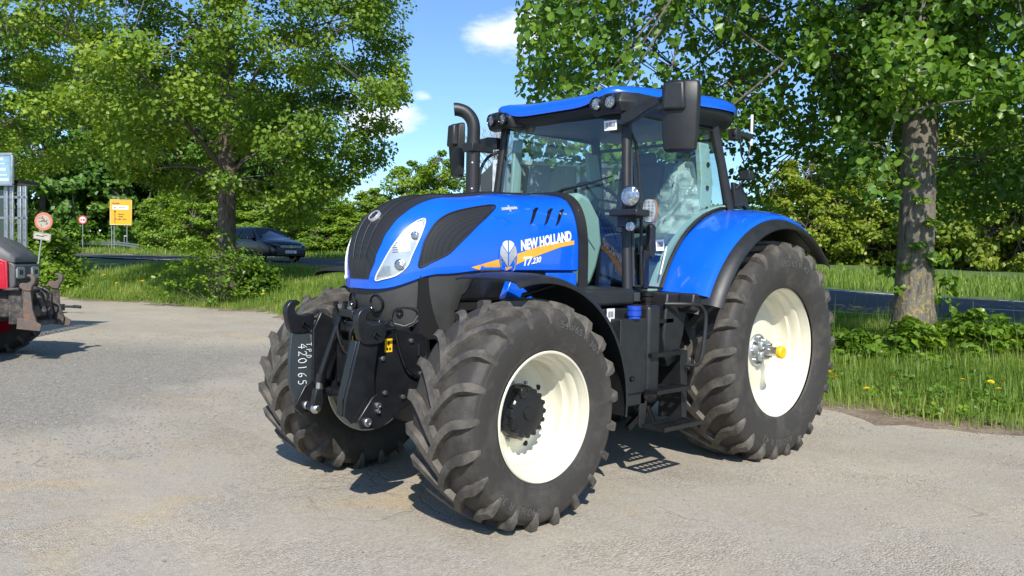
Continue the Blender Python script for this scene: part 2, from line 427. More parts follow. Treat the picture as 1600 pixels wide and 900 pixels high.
for i in range(NB):
    fs.append((i*(NW+1), (i+1)*(NW+1), nn0+i+1, nn0+i)); fs.append((i*(NW+1)+NW, (i+1)*(NW+1)+NW, nn0+NB+1+i+1, nn0+NB+1+i))
band.add(vs, fs)
grille = band.build('grille', M['mesh'], T, ang=60)
# long ridges on the black strip
for f in (-.45, .0, .45):
    rb = MB(); rb.tube([strip_point(q/40, f*(1-.3*(q/40 < .02)), .006) for q in range(3, 41)], .0035, 6); rb.build('ridge', M['black'], grille)
# round badge on the nose: silver ring with a leaf-like mark
x0b = bvh.ray_cast(Vector((4, 0, 1.925)), Vector((-1, 0, 0)))
bc, bn = x0b[0], x0b[1]
if bn.x < 0: bn = -bn
bm_ = Matrix.Translation(bc+bn*.006) @ bn.to_track_quat('Z', 'Y').to_matrix().to_4x4()
b_ = MB(); b_.lathe([(-.03, .047), (.012, .047), (.018, .043), (.014, .036), (.010, .0001)], 36, 'Z', mtx=bm_)
badge = b_.build('badge', M['silver'], T)
def leaf_mark(mtx, hgt, wid, parent, name='leaf_mark'):
    """oval emblem cut in six curved blades by a stem and two pairs of slits"""
    def blade(y0f, y1f, sx):
        pts = []
        for k in range(13):
            t = k/12
            pts.append(((sx*(.05+t*.95)), y0f(t)))
        for k in range(13):
            t = 1-k/12
            pts.append(((sx*(.05+t*.95)), y1f(t)))
        return pts
    mb = MB()
    def oval(x): return math.sqrt(max(0, 1-abs(x)**2.6))
    for sx in (-1, 1):
        levels = [(-1.6, -.62), (-.56, .12), (.18, .9)]
        curves = [lambda x: -9, lambda x: -.70+.86*abs(x)**.9, lambda x: .16+.80*abs(x)**.9, lambda x: 9]
        gap = .035
        for k in range(3):
            lo = curves[k]; hi = curves[k+1]; top = []; bot = []
            for i in range(17):
                x = .07+(1-.07)*i/16; o_ = oval(x)
                a = max(lo(x)+gap, -o_); b = min(hi(x)-gap, o_)
                if b-a > .01: top.append((sx*x*wid/2, b*hgt/2)); bot.append((sx*x*wid/2, a*hgt/2))
            for i in range(len(top)-1):
                mb.add([(*bot[i], 0), (*bot[i+1], 0), (*top[i+1], 0), (*top[i], 0)], [(0, 1, 2, 3)], k)
    return mb
lm = leaf_mark(None, .07, .06, None); l2 = MB(); l2.add(lm.v, lm.f, 0, bm_ @ Matrix.Translation((0, 0, .0165))); l2.build('leaf_mark', M['black'], badge, fix=False)

# headlights (both sides)
HL = [(3.437, .170, 1.512), (3.41, .223, 1.633), (3.36, .265, 1.75), (3.27, .301, 1.865), (3.17, .326, 1.912), (3.205, .344, 1.817), (3.28, .338, 1.669), (3.31, .328, 1.60), (3.36, .290, 1.543), (3.41, .22, 1.515)]
M['headlamp'] = mat('headlamp_reflector', (.46, .49, .51), .22, .5, coat=1., var=.12, vs=8)
M['lampdark'] = mat('lamp_detail_grey', (.30, .32, .34), .2, .6, var=.3, vs=60)
for sd in (1, -1):
    ol = HL if sd == 1 else mir(HL)
    hl = decal('headlight', ol, (1, .75*sd, .1), .005, M['headlamp'], T, .022)
    fr = [Vector(p) for p in ol]
    mb = MB()
    pr = project(catmull(fr, 5, True), (1, .75*sd, .1), .007); mb.tube(pr+[pr[0]], .0045, 6, cap=False); mb.build('bezel', M['white'], hl)
    for c, r_ in (((3.33, .290, 1.610), .036), ((3.24, .318, 1.80), .027)):
        c = (c[0], c[1]*sd, c[2]); h = project([c], (1, .75*sd, .1), .012)[0]
        n = Vector((1, .75*sd, .12)).normalized(); mt = Matrix.Translation(h) @ n.to_track_quat('Z', 'Y').to_matrix().to_4x4()
        mb = MB(); mb.lathe([(-.02, r_), (.004, r_), (.006, r_*.9), (.000, r_*.8), (.003, r_*.4), (.004, .0001)], 28, 'Z', mtx=mt); pl_ = mb.build('projector_lamp', M['steel'], hl); mb = MB(); mb.lathe([(.0035, r_*.78), (.0075, r_*.4), (.008, .0001)], 24, 'Z', mtx=mt); mb.build('bulb_lens', M['lampchrome'], pl_)
    for pts_ in ([(3.43, .175, 1.525), (3.40, .215, 1.60), (3.37, .245, 1.60), (3.38, .26, 1.545)], [(3.35, .262, 1.73), (3.31, .275, 1.78), (3.27, .31, 1.75), (3.28, .335, 1.70), (3.33, .29, 1.69)], [(3.26, .298, 1.872), (3.20, .322, 1.895), (3.20, .338, 1.845), (3.24, .312, 1.84)]):
        decal('reflector_facet', pts_ if sd == 1 else mir(pts_), (1, .75*sd, .1), .0068, M['steel'], hl, .022, skirt=0)
    # chevron detail lines inside the lamp
    mb = MB()
    for z in (1.685, 1.70, 1.715, 1.73, 1.745):
        mb.tube(project([(3.4, y*sd, z-(y-.22)*.12*-1) for y in (.282, .298, .312, .325)], (1, .75*sd, .1), .007), .0025, 5)
    mb.build('light_bar', M['lampdark'], hl)
    # side vent
    SV = [(3.235, .36, 1.598), (3.222, .36, 1.68), (3.19, .36, 1.776), (3.11, .36, 1.884), (3.0, .36, 1.952), (2.83, .36, 1.998), (2.585, .36, 2.034), (2.69, .40, 1.955), (2.80, .42, 1.885), (2.965, .42, 1.752), (3.04, .41, 1.69), (3.15, .39, 1.638)]
    SV = SV if sd == 1 else mir(SV)
    sv = decal('side_vent', SV, (.25, sd, .12), .004, M['mesh'], T, .03)
    mb = MB(); pr = project(catmull(SV, 4, True), (.25, sd, .12), .006); mb.tube(pr+[pr[0]], .006, 6, cap=False); mb.build('rim_seal', M['black'], sv)
    mb = MB(); n0 = project([(3.05, .36*sd, 1.80)], (.25, sd, .12), .004)[0]
    # slanted gills
    for gx in (2.275, 2.125, 2.005):
        P = [(gx, 1.905), (gx-.03, 1.945), (gx-.10, 2.035), (gx-.155, 2.05), (gx-.155, 2.06), (gx-.085, 2.058), (gx-.06, 2.04), (gx-.0, 1.95)]
        P = [(gx+.03, .45*sd, 1.915), (gx-.045, .45*sd, 2.035), (gx-.085, .45*sd, 2.06), (gx-.115, .45*sd, 2.06), (gx-.075, .45*sd, 2.025), (gx-.005, .45*sd, 1.935)]
        decal('gill', P, (0, sd, .25), .004, M['blackgloss'], T, .02)
    # stripe with the oval emblem, lettering
    st = [(2.86, 1.600), (2.66, 1.548), (2.60, 1.560), (2.42, 1.635), (2.2, 1.70), (2.0, 1.755), (1.85, 1.778), (1.85, 1.808), (2.0, 1.795), (2.2, 1.765), (2.42, 1.705), (2.56, 1.672)]
    st = [(x, .45*sd, z) for x, z in st]
    decal('stripe', st, (0, sd, 0), .003, M['orange'], T, .03, skirt=0)
    cx, cz = 2.535, 1.672
    lm = leaf_mark(None, .235, .165, None)
    P = [(cx-sd*p[0], .45*sd, cz+p[1]) for p in lm.v]
    # mark background blue
    bgp = [(cx+.087*math.cos(a)*1., .45*sd, cz+.122*math.sin(a)) for a in [2*PI*k/28 for k in range(28)]]
    em = decal('emblem', bgp, (0, sd, 0), .0045, M['blue'], T, .03, skirt=0)
    mb = MB(); mb.v = project(P, (0, sd, 0), .0065); mb.f = lm.f; mb.m = lm.m
    mb.build('blade', [M['lampdark'], M['silver'], M['white']], em, fix=False)
    # words: on the left flank text runs towards the rear (-X); mirrored flank runs forward
    def side_text(s, x, z, size, slope, off, shear, sx, nm, m_):
        vs, fs = text_geo(s, size, off, shear, sx)
        w_ = max(v[0] for v in vs)
        if sd == 1: pts = [(x-v[0], .45, z+v[1]+v[0]*slope) for v in vs]
        else: pts = [(x-w_+v[0], -.45, z+v[1]+(w_-v[0])*slope) for v in vs]
        o_ = MB(); o_.v = project(pts, (0, sd, 0), .006); o_.f = fs; o_.m = [0]*len(fs); o_.build(nm, m_, T, fix=False)
    side_text('NEW HOLLAND', 2.415, 1.722, .098, .165, .0050, 0, .745, 'lettering', M['white'])
    side_text('T7', 2.40, 1.615, .085, .06, .0035, .25, .9, 'model_lettering', M['white'])
    side_text('.230', 2.31, 1.627, .058, .16, .002, .25, .95, 'model_lettering', M['white'])
    # small silver plate with raised words
    pp = [(2.535, 2.012), (2.385, 2.030), (2.385, 2.052), (2.535, 2.036)]
    decal('name_plate', [(x, .42*sd, z) for x, z in pp], (0, sd, .35), .004, M['silver'], T, .03)
    pp = [(2.466, 2.004), (2.456, 2.004), (2.456, 2.060), (2.466, 2.060)]
    decal('name_plate', [(x, .42*sd, z) for x, z in pp], (0, sd, .35), .005, M['silver'], T, .03)
# rubber collar between hood and cab
mb = MB(); ring = []
for x_, g in ((1.806, .004), (1.806, .022), (1.72, .03), (1.72, -.02)):
    rw = []
    for j in range(41):
        p = j/40; a = hood_pt(0, p, g)
        zb = a[2] if p > 0 else 1.585
        rw.append((x_, a[1], zb))
    rw = [(x_, rw[0][1], 1.36)]+rw
    rw = rw+[(q[0], -q[1], q[2]) for q in reversed(rw[:-1])]
    ring.append(rw)
n_ = len(ring[0]); vs = [q for r_ in ring for q in r_]
mb.add(vs, [(a*n_+i, a*n_+i+1, ((a+1) % 4)*n_+i+1, ((a+1) % 4)*n_+i) for a in range(4) for i in range(n_-1)])
mb.build('hood_collar', M['black'], T)
# lower blue panels below a dark joint, and blue block behind the fender
mb = MB(); mb.box((1.98, .452, 1.495), (.33, .02, .135)); mb.build('lower_side_panel', M['blue'], T, .006)
mb = MB(); mb.box((1.98, -.452, 1.495), (.33, .02, .135)); mb.build('lower_side_panel', M['blue'], T, .006)
# ---------------- engine, frame and transmission
mb = MB()
mb.box((2.2, 0, 1.28), (1.0, .62, .60)); mb.box((2.5, 0, 1.46), (1.0, .78, .2))
mb.build('engine', M['iron'], T, .03)
mb = MB(); mb.box((2.95, 0, .93), (1.1, .46, .32)); mb.box((3.22, 0, 1.08), (.36, .56, .30)); mb.box((1.9, 0, .82), (1.2, .50, .42)); mb.box((.55, 0, .92), (1.7, .56, .62)); mb.box((.0, 0, .95), (.5, .9, .42))
mb.build('chassis', M['iron'], T, .03)
mb = MB(); mb.lathe([(-.62, .17), (-.45, .15), (-.3, .19), (.3, .19), (.45, .15), (.62, .17)], 24, 'Y', (0, 0, .90)); mb.build('rear_axle', M['iron'], T)
mb = MB(); mb.box((2.884, 0, .70), (.26, 1.24, .20), ty=.9); mb.box((2.884, 0, .62), (.34, .40, .26)); mb.tube([(3.06, -.6, .70), (3.06, .6, .70)], .028, 10); mb.tube([(3.08, .05, .74), (3.08, .5, .74)], .04, 12, 0)
mb.box((2.884, .66, .70), (.20, .14, .36)); mb.box((2.884, -.66, .70), (.20, .14, .36))
mb.build('front_axle', M['iron'], T, .02)
# chin / cowl below the hood
mb = MB(); rows = []
def cowl_low(x): return lerp_s(x, [2.80, 2.92, 3.03, 3.2, 3.45], [1.555, 1.42, 1.165, 1.18, 1.235])
NC = 70
for k in range(7):
    f = k/6; rw = []
    for i in range(2*NC+1):
        t = .50+.50*(1-abs(i-NC)/NC); s = 1 if i < NC else -1
        x, y, z = hood_pt(t, 0); zl = cowl_low(x)
        y2 = y*s if i != NC else 0
        inset = .975-.05*f**2
        rw.append((2.5+(x-2.5)*(inset-.005), y2*(inset-.01), z+.01-(z+.01-zl)*f))
    rows.append(rw)
n_ = 2*NC+1; mb.add([q for r_ in rows for q in r_], [(a*n_+i, a*n_+i+1, (a+1)*n_+i+1, (a+1)*n_+i) for a in range(6) for i in range(2*NC)])
mb.add(rows[-1]+[(2.75+(q[0]-2.75)*.8, q[1]*.7, q[2]+.01) for q in rows[-1]], [(i, i+1, n_+i+1, n_+i) for i in range(2*NC)])
cowl = mb.build('cowl', M['cowl'], T, ang=50)
cb = BVHTree.FromPolygons([v.co for v in cowl.data.vertices], [tuple(p.vertices) for p in cowl.data.polygons])
mb = MB(); mb.box((2.98, 0, 1.33), (.5, .74, .42)); mb.build('radiator_box', M['dark'], T)
for yy in (.125, -.06, ):
    pass
for yy in (.14, -.0, -.14):
    if yy == 0: continue
    h = cb.ray_cast(Vector((4, yy, 1.352)), Vector((-1, 0, 0)))
    p = h[0]; n = Vector((1, yy*1.0, -.1)).normalized(); mt = Matrix.Translation(p-n*.005) @ n.to_track_quat('Z', 'Y').to_matrix().to_4x4()
    mb = MB(); mb.lathe([(-.03, .062), (.012, .062), (.016, .056), (.010, .050), (-.012, .046)], 32, 'Z', mtx=mt)
    lt = mb.build('chin_light', M['blackgloss'], T)
    mb = MB(); mb.lathe([(-.016, .045), (-.004, .030), (-.002, .0001)], 28, 'Z', mtx=mt); mb.build('lens', M['lampchrome'], lt)
# oval recessed lamps on both cowl flanks
for sd in (1, -1):
    c0 = (3.29, .7*sd, 1.27); h = cb.ray_cast(Vector(c0), Vector((0, -sd, 0))); p = h[0]
    n = (h[1] if h[1].y*sd > 0 else -h[1]); n = Vector((n.x, n.y, 0)).normalized()
    mt = Matrix.Translation(p+n*.004) @ n.to_track_quat('Z', 'Y').to_matrix().to_4x4()
    mb = MB(); ov = [(-.10, -.035), (-.06, -.07), (.02, -.07), (.095, -.02), (.10, .03), (.06, .06), (-.03, .065), (-.085, .04)]
    if sd == -1: ov = [(-a, b) for a, b in ov]
    O = [tuple(q) for q in catmull([(a, b, 0) for a, b in ov], 4, True)]; m_ = len(O)
    ring0 = [(a, b, .012) for a, b, c in O]; ring1 = [(a*.86, b*.84, .010) for a, b, c in O]; ring2 = [(a*.8, b*.78, -.02) for a, b, c in O]; ringb = [(a*1.03, b*1.03, -.03) for a, b, c in O]
    mb.add(ringb+ring0+ring1+ring2, [(k*m_+i, k*m_+(i+1) % m_, (k+1)*m_+(i+1) % m_, (k+1)*m_+i) for k in range(3) for i in range(m_)]+[tuple(range(3*m_, 4*m_))], 0, mt)
    rc = mb.build('cowl_recess', M['black'], T)
    mb = MB(); mb.lathe([(-.02, .024), (.014, .024), (.018, .018), (.012, .0001)], 20, 'Z', (-.035*sd, .028, 0), mtx=mt); mb.build('lamp_knob', M['blackgloss'], rc)
    mb = MB(); mb.tube([(-.07*sd, -.045, .008), (0, -.062, .012), (.06*sd, -.035, .012), (.085*sd, .01, .008)], .008, 8); mb2 = MB(); mb2.add(mb.v, mb.f, 0, mt); mb2.build('trim_bar', M['cowl'], rc)
# inner blue blocks seen between fender and engine
mb = MB(); mb.prism([(2.62, 1.38), (2.30, 1.32), (2.42, 1.50), (2.56, 1.51)], .46, .52); mb.build('engine_side_cover', M['blue'], T, .006)

# ---------------- wheels
def sidewall(R_, W, rr_):
    # (y, r) from bead to crown centre
    H = R_-rr_
    return [(W*.43, rr_-.005), (W*.455, rr_+.012), (W*.488, rr_+.06*H/.3), (W*.502, rr_+H*.36), (W*.505, rr_+H*.52), (W*.49, rr_+H*.68), (W*.455, R_-.082), (W*.40, R_-.058), (W*.28, R_-.046), (W*.12, R_-.041), (0, R_-.040)]
def prof_y(pr, r):
    for a, b in zip(pr, pr[1:]):
        if a[1] <= r <= b[1]: return a[0]+(b[0]-a[0])*(r-a[1])/(b[1]-a[1])
    return pr[0][0]
def car_r(pr, y):
    y = abs(y)
    for a, b in zip(pr[4:], pr[5:]):
        if b[0] <= y <= a[0]: return b[1]+(a[1]-b[1])*(y-b[0])/(a[0]-b[0])
    return pr[-1][1]
def make_tyre(R_, W, rr_, nl, barw, parent, words, zc, tex):
    pr = sidewall(R_, W, rr_)
    full = pr+[(-y, r) for y, r in reversed(pr[:-1])]
    # smooth profile
    fp = [(p.x, p.y) for p in catmull([(y, r, 0) for y, r in full], 3)]
    mb = MB(); mb.lathe([(y, r) for y, r in fp], 120, 'Y')
    # fine rings on the sidewalls
    for sd in (1, -1):
        for rq in (rr_+.035, rr_+(R_-rr_)*.60):
            y = prof_y(pr, rq)*sd
            n = 96; ringp = [(rq*math.cos(2*PI*k/n), y, rq*math.sin(2*PI*k/n)) for k in range(n+1)]
            mb.tube(ringp, .0028, 5, cap=False)
    tube_faces = len(mb.f)
    arc = .225*(R_/.72)**.55/R_*1.15
    for sd in (1, -1):
        for k in range(nl):
            a0 = 2*PI*(k+(.5 if sd < 0 else 0))/nl
            path = []
            for u in np.linspace(0, 1, 8):
                yy = -.035+u*(W*.425+.035); ph = a0+arc*(1-(1-u)**1.75)
                path.append((yy, car_r(pr, yy)-.012, yy, R_-.016*u**3, ph, barw*(1.0+.10*u), barw*(.76+.1*u)))
            phE = a0+arc
            path.append((W*.455, R_-.09, W*.475, R_-.028, phE+.010, barw*1.22, barw*.9))
            path.append((W*.475, R_-.125, W*.508, R_-.075, phE+.016, barw*1.2, barw*.85))
            path.append((W*.485, R_-.165, W*.506, R_-.135, phE+.020, barw*1.05, barw*.6))
            path.append((W*.495, R_-.19, W*.498, R_-.175, phE+.022, barw*.8, barw*.3))
            vs = []
            for i, (yb, rb, yt, rt, ph, wb, wt_) in enumerate(path):
                j = min(i+1, len(path)-1); i0 = max(0, i-1)
                # local bar direction in the developed plane
                dy = path[j][2]-path[i0][2]; da = (path[j][4]-path[i0][4])*R_; l_ = max(1e-6, math.hypot(dy, da)); px, pa = -da/l_, dy/l_   # perpendicular
                if i >= 8: px, pa = 0., 1.
                for (yy, rr2, hw) in ((yb, rb, -wb/2), (yt, rt, -wt_/2), (yt, rt, wt_/2), (yb, rb, wb/2)):
                    y2 = yy+px*hw; a2 = ph+pa*hw/R_
                    vs.append((rr2*math.cos(a2), sd*y2, rr2*math.sin(a2)))
            m_ = len(path)
            fs = [(4*i+q, 4*i+q+1, 4*(i+1)+q+1, 4*(i+1)+q) for i in range(m_-1) for q in range(3)]+[(0, 1, 2, 3), tuple(4*(m_-1)+q for q in (3, 2, 1, 0))]
            mi = [1]*len(fs)
            k0 = len(mb.v); mb.v += vs; mb.f += [tuple(i+k0 for i in f) for f in fs]; mb.m += mi
    # small raised marks between the bars
    mb.v = [(x, y, max(z, -zc+.001)) if z < -zc+.03 else (x, y, z) for x, y, z in mb.v]
    ty = mb.build('tyre', [M['rubber'], M['lug']], parent, ang=38)
    # lettering on the outer wall, tops outward, running clockwise seen from outside
    for (s, deg, rb, size, stretch) in words:
        vs, fs = text_geo(s, size, .001, 0, stretch); sd = tex
        w_ = max(v[0] for v in vs)
        pts = []
        for (tx, tyy) in vs:
            al = R(deg)+tx/rb; r_ = rb+tyy
            y = prof_y(pr, r_)+.004
            pts.append((-math.sin(al)*r_*sd, sd*y, math.cos(al)*r_))
        o = MB(); o.v = pts; o.f = fs; o.m = [0]*len(fs); o.build('lettering', M['sidetext'], ty, fix=False)
    return ty
def ring_text_words(a, b): pass
FW_WORDS = [('540/65 R 30', 186, .555, .062, 1.25), ('540/65 R 30', 8, .555, .062, 1.25)]
RW_WORDS = [('650/65 R 42', -12, .735, .075, 1.3), ('650/65 R 42', 170, .735, .075, 1.3)]
def front_wheel(sd):
    wv = empty('front_wheel', (2.884, .80*sd, .70), R(1.4), T)
    yo = .15*sd
    e = MB()
    # tyre is centred .15 m outside the kingpin
    ty = make_tyre(.722, .54, .405, 21, .060, wv, FW_WORDS, .70, sd); ty.location = (0, yo, 0)
    W = .54
    pr = [(.246, .408), (.252, .402), (.250, .392), (.225, .386), (.205, .378), (.18, .378), (.165, .360), (.13, .356), (.095, .352), (.082, .336), (.045, .334), (.01, .330), (-.005, .316), (-.03, .312), (-.045, .30), (-.05, .26), (-.03, .215), (-.01, .17), (-.01, .001)]
    e = MB(); e.lathe([(y*sd, r) for y, r in pr], 96, 'Y'); e.lathe([(y*sd, r) for y, r in [(-.05, .30), (-.1, .34), (-.22, .37), (-.246, .405), (-.252, .40), (-.24, .36), (-.12, .32), (-.08, .25), (-.06, .1)]], 72, 'Y')
    rim = e.build('rim', M['rim'], wv, loc=(0, yo, 0), ang=45)
    for a in range(4):   # hand holes
        q = MB(); t_ = PI/4+a*PI/2+.3
        c = Vector((.262*math.cos(t_), (-.046)*sd, .262*math.sin(t_)))
        q.lathe([(-.004*sd, .018), (.005*sd, .018), (.005*sd, .0001)], 16, 'Y', tuple(c)); q.build('hand_hole', M['dark'], rim)
    # planetary hub
    h = MB(); h.lathe([(y*sd, r) for y, r in [(-.2, .12), (-.1, .15), (-.012, .175), (.035, .172), (.05, .158), (.06, .150), (.085, .148), (.095, .14), (.10, .12), (.099, .045), (.108, .042), (.108, .0001)]], 48, 'Y')
    hub = h.build('hub', M['iron'], wv, loc=(0, yo, 0), ang=30)
    b = MB()
    for k in range(16):
        t_ = 2*PI*k/16; c = (.142*math.cos(t_), .085*sd, .142*math.sin(t_))
        b.lathe([(-.03*sd, .0165), (.014*sd, .0165), (.017*sd, .012), (.017*sd, .0001)], 8, 'Y', c)
    b.build('bolt_ring', M['iron'], hub, loc=(0, 0, 0))
    c = MB(); c.box((.06, .07*sd, .135), (.05, .09, .06)); c.build('hub_lug', M['iron'], hub, .01)
    if sd == 1:
        h2 = MB()
        for k in range(10):
            t_ = 2*PI*k/10+.1; h2.lathe([(-.01*sd, .011), (.012*sd, .011), (.012*sd, .0001)], 6, 'Y', (.19*math.cos(t_), -.008*sd, .19*math.sin(t_)))
        h2.build('nut_ring', M['bolt'], hub)
    return wv
def rear_wheel(sd):
    wv = empty('rear_wheel', (0, .91*sd, .905), 0, T)
    make_tyre(.955, .65, .555, 25, .072, wv, RW_WORDS, .905, sd)
    pr = [(.254, .563), (.262, .556), (.258, .545), (.232, .538), (.21, .528), (.185, .526), (.17, .506), (.13, .500), (.10, .496), (.085, .476), (.04, .474), (.01, .468), (-.01, .452), (-.02, .448), (-.03, .42), (.0, .33), (.035, .24), (.04, .17), (.04, .001)]
    e = MB(); e.lathe([(y*sd, r) for y, r in pr], 112, 'Y'); e.lathe([(y*sd, r) for y, r in [(-.03, .44), (-.1, .49), (-.25, .52), (-.285, .56), (-.295, .55), (-.26, .50), (-.12, .45), (-.08, .3), (0, .1)]], 72, 'Y')
    rim = e.build('rim', M['rim'], wv, ang=45)
    for a in range(3):
        t_ = -PI/2+.55+a*2*PI/3; q = MB(); q.lathe([(-.004*sd, .016), (.006*sd, .016), (.006*sd, .0001)], 14, 'Y', (.30*math.cos(t_), .017*sd, .30*math.sin(t_))); q.build('hand_hole', M['dark'], rim)
    h = MB(); h.lathe([(y*sd, r) for y, r in [(.02, .14), (.055, .14), (.065, .13), (.065, .085), (.10, .078), (.105, .001)]], 40, 'Y')
    hub = h.build('hub', M['galv'], wv, ang=30)
    for k in range(2):
        q = MB(); q.box((0, .11*sd, (.045 if k else -.045)), (.15, .05, .075)); q.build('wedge_clamp', M['galv'], hub, .015)
    q = MB()
    for k in range(4):
        q.tube([(.055*(1 if k % 2 else -1), .06*sd, .05*(1 if k < 2 else -1)), (.055*(1 if k % 2 else -1), .155*sd, .05*(1 if k < 2 else -1))], .013, 8)
    for k in range(8):
        t_ = 2*PI*k/8; q.tube([(.112*math.cos(t_), .05*sd, .112*math.sin(t_)), (.112*math.cos(t_), .09*sd, .112*math.sin(t_))], .013, 6)
    q.build('bolt_ring', M['bolt'], hub)
    q = MB(); q.lathe([(y*sd, r) for y, r in [(.0, .04), (.275, .04), (.276, .0001)]], 28, 'Y'); q.build('axle_shaft', M['steel'], hub, ang=30)
    q = MB(); q.lathe([(y*sd, r) for y, r in [(.250, .044), (.252, .052), (.262, .055), (.285, .055), (.296, .048), (.300, .03), (.297, .02), (.297, .0001)]], 28, 'Y'); q.build('shaft_cap', M['yellow'], hub, ang=30)
    return wv
for sd in (1, -1): front_wheel(sd); rear_wheel(sd)

# ---------------- fenders
def sweep_fender(name, sect, a0, a1, c, m, n=44, thick=.012, y_sd=1, parent=None, rmod=None):
    mb = MB(); k_ = len(sect); top = []; bot = []
    for i in range(n+1):
        a = R(a0+(a1-a0)*i/n); f = rmod(i/n) if rmod else 0.
        for (y, r) in sect:
            top.append((c[0]+(r+f)*math.cos(a), y*y_sd, c[1]+(r+f)*math.sin(a)))
            bot.append((c[0]+(r+f-thick)*math.cos(a), (y-(.004 if y > sect[0][0]+.05 else 0))*y_sd, c[1]+(r+f-thick)*math.sin(a)))
    m_ = len(top); vs = top+bot; fs = []
    for i in range(n):
        for j in range(k_-1):
            q = (i*k_+j, i*k_+j+1, (i+1)*k_+j+1, (i+1)*k_+j); fs.append(q); fs.append(tuple(m_+x for x in reversed(q)))
        for j in (0, k_-1): fs.append((i*k_+j, (i+1)*k_+j, m_+(i+1)*k_+j, m_+i*k_+j))
    for i in (0, n):
        for j in range(k_-1): fs.append((i*k_+j, i*k_+j+1, m_+i*k_+j+1, m_+i*k_+j))
    mb.add(vs, fs); return mb.build(name, m, parent, ang=35)
for sd in (1, -1):
    rf = sweep_fender('rear_fender', [(.77, 1.205), (.82, 1.207), (.95, 1.198), (1.05, 1.183), (1.13, 1.168), (1.175, 1.146), (1.19, 1.118)], 25, 122, (.10, .92), M['blue'], y_sd=sd, parent=T)
    sweep_fender('fender_extension', [(1.13, 1.130), (1.19, 1.124), (1.235, 1.105), (1.268, 1.078), (1.28, 1.055)], 22, 137, (.10, .92), M['black'], y_sd=sd, parent=rf, rmod=lambda t: -.02*t)
    sweep_fender('fender_lining', [(.77, 1.185), (.95, 1.178), (1.08, 1.14), (1.12, 1.115)], 18, 130, (.10, .92), M['black'], y_sd=sd, parent=rf)
    # lower black panel in front of the rear wheel
    mb = MB(); mb.prism([(1.36, 1.425), (1.08, 1.425), (1.10, 1.30), (1.14, 1.10), (1.22, .90), (1.34, .86), (1.40, 1.1)], .70*sd, .98*sd)
    mb.prism([(1.22, 1.425), (1.06, 1.425), (1.13, 1.28), (1.24, 1.30)], .98*sd, 1.12*sd)
    mb.build('lower_fender_panel', M['black'], T, .015)
    # inner wheel arch wall
    mb = MB(); arc_ = [(.10+1.19*math.cos(R(a)), .92+1.19*math.sin(R(a))) for a in range(15, 136, 5)]
    mb.prism(arc_+[(-.45, 1.2), (.2, 1.1), (1.0, 1.1)], .70*sd, .768*sd); mb.build('cab_side_wall', M['black'], T)
    def fr(t): return -.0+.03*math.sin(t*PI)*0
    ff = sweep_fender('front_fender', [(.60, .858), (.66, .868), (.80, .875), (1.0, .875), (1.12, .866), (1.17, .852), (1.19, .825)], 74, 187, (2.884, .70), M['black'], y_sd=sd, parent=T, n=40, thick=.01, rmod=lambda t: .012*math.cos(t*PI*1.2)-.006)
    mb = MB(); mb.tube([(2.884, .70*sd, .80), (2.7, .66*sd, 1.1), (2.62, .72*sd, 1.42), (2.60, 1.0*sd, 1.50)], .022, 8); mb.tube([(2.05, .72*sd, .95), (2.4, .70*sd, .9)], .02, 8); mb.build('fender_bracket', M['iron'], ff)
    mb = MB(); mb.lathe([(0, .02), (.02*sd, .02), (.026*sd, .012), (.026*sd, .001)], 12, 'Y', (2.045, 1.19*sd, .86)); mb.build('bolt_head', M['blackgloss'], ff)

# ---------------- cab
def yz(z): return .80-.12*(z-1.43)/1.33
def P(x, z, sd=1, in_=0.): return (x, sd*(yz(z)-in_), z)
cabf = MB()
A_b, A_t = (1.62, 1.43), (1.53, 2.80)
for sd in (1, -1):
    mb = MB()
    mb.tube([P(1.625, 1.40, sd), P(1.60, 1.9, sd), P(1.565, 2.4, sd), P(1.53, 2.82, sd)], [.040, .036, .036, .042], 12)
    mb.build('front_pillar', M['blackgloss'] if False else M['black'], T)
    mb = MB(); mb.tube([P(.12, 1.98, sd), P(.17, 2.15, sd), P(.25, 2.5, sd), P(.35, 2.84, sd)], [.05, .045, .04, .045], 10); mb.build('rear_pillar', M['black'], T)
    # door: glass and frame following the fender
    arc_ = [(.10+1.225*math.cos(R(a)), .92+1.225*math.sin(R(a))) for a in range(86, 23, -6)]
    outl = [(1.555, 1.47), (1.50, 2.80), (.40, 2.80), (.345, 2.77), (.22, 2.18)]+arc_+[(1.20, 1.455)]
    g = MB(); cv_, _e, cf_, *_r = delaunay_2d_cdt([Vector(p) for p in outl], [], [list(range(len(outl)))], 1, 1e-6); g.add([P(x, z, sd) for x, z in cv_], [tuple(f) for f in cf_])
    dr = g.build('door', M['glass'], T, fix=False)
    f_ = MB(); pl = [P(x, z, sd, -.004) for x, z in outl]; f_.tube(pl+[pl[0]], .016, 6, cap=False); f_.build('door_frame', M['black'], dr)
    f_ = MB()
    if sd == 1:
        f_.tube([P(1.46, 1.48, sd, -.015), P(1.455, 2.0, sd, -.03), P(1.46, 2.35, sd, -.035), P(1.475, 2.56, sd, -.03), P(1.52, 2.66, sd, -.01)], .013, 8)
        f_.build('grab_rail', M['black'], dr)
        h = MB(); h.prism([(1.39, 1.70), (1.395, 1.93), (1.36, 1.955), (1.32, 1.93), (1.315, 1.72), (1.35, 1.68)], yz(1.8)+.01, yz(1.8)+.06); h.build('door_handle', M['black'], dr, .012)
        h = MB(); h.box(P(1.43, 1.60, 1, -.02), (.07, .05, .30)); h.build('door_latch', M['blackgloss'], dr, .01)
        h = MB(); h.tube([P(1.12, 1.78, sd, -.012), P(1.22, 1.56, sd, -.012)], .006, 6); h.build('wiper_arm', M['white'], dr)
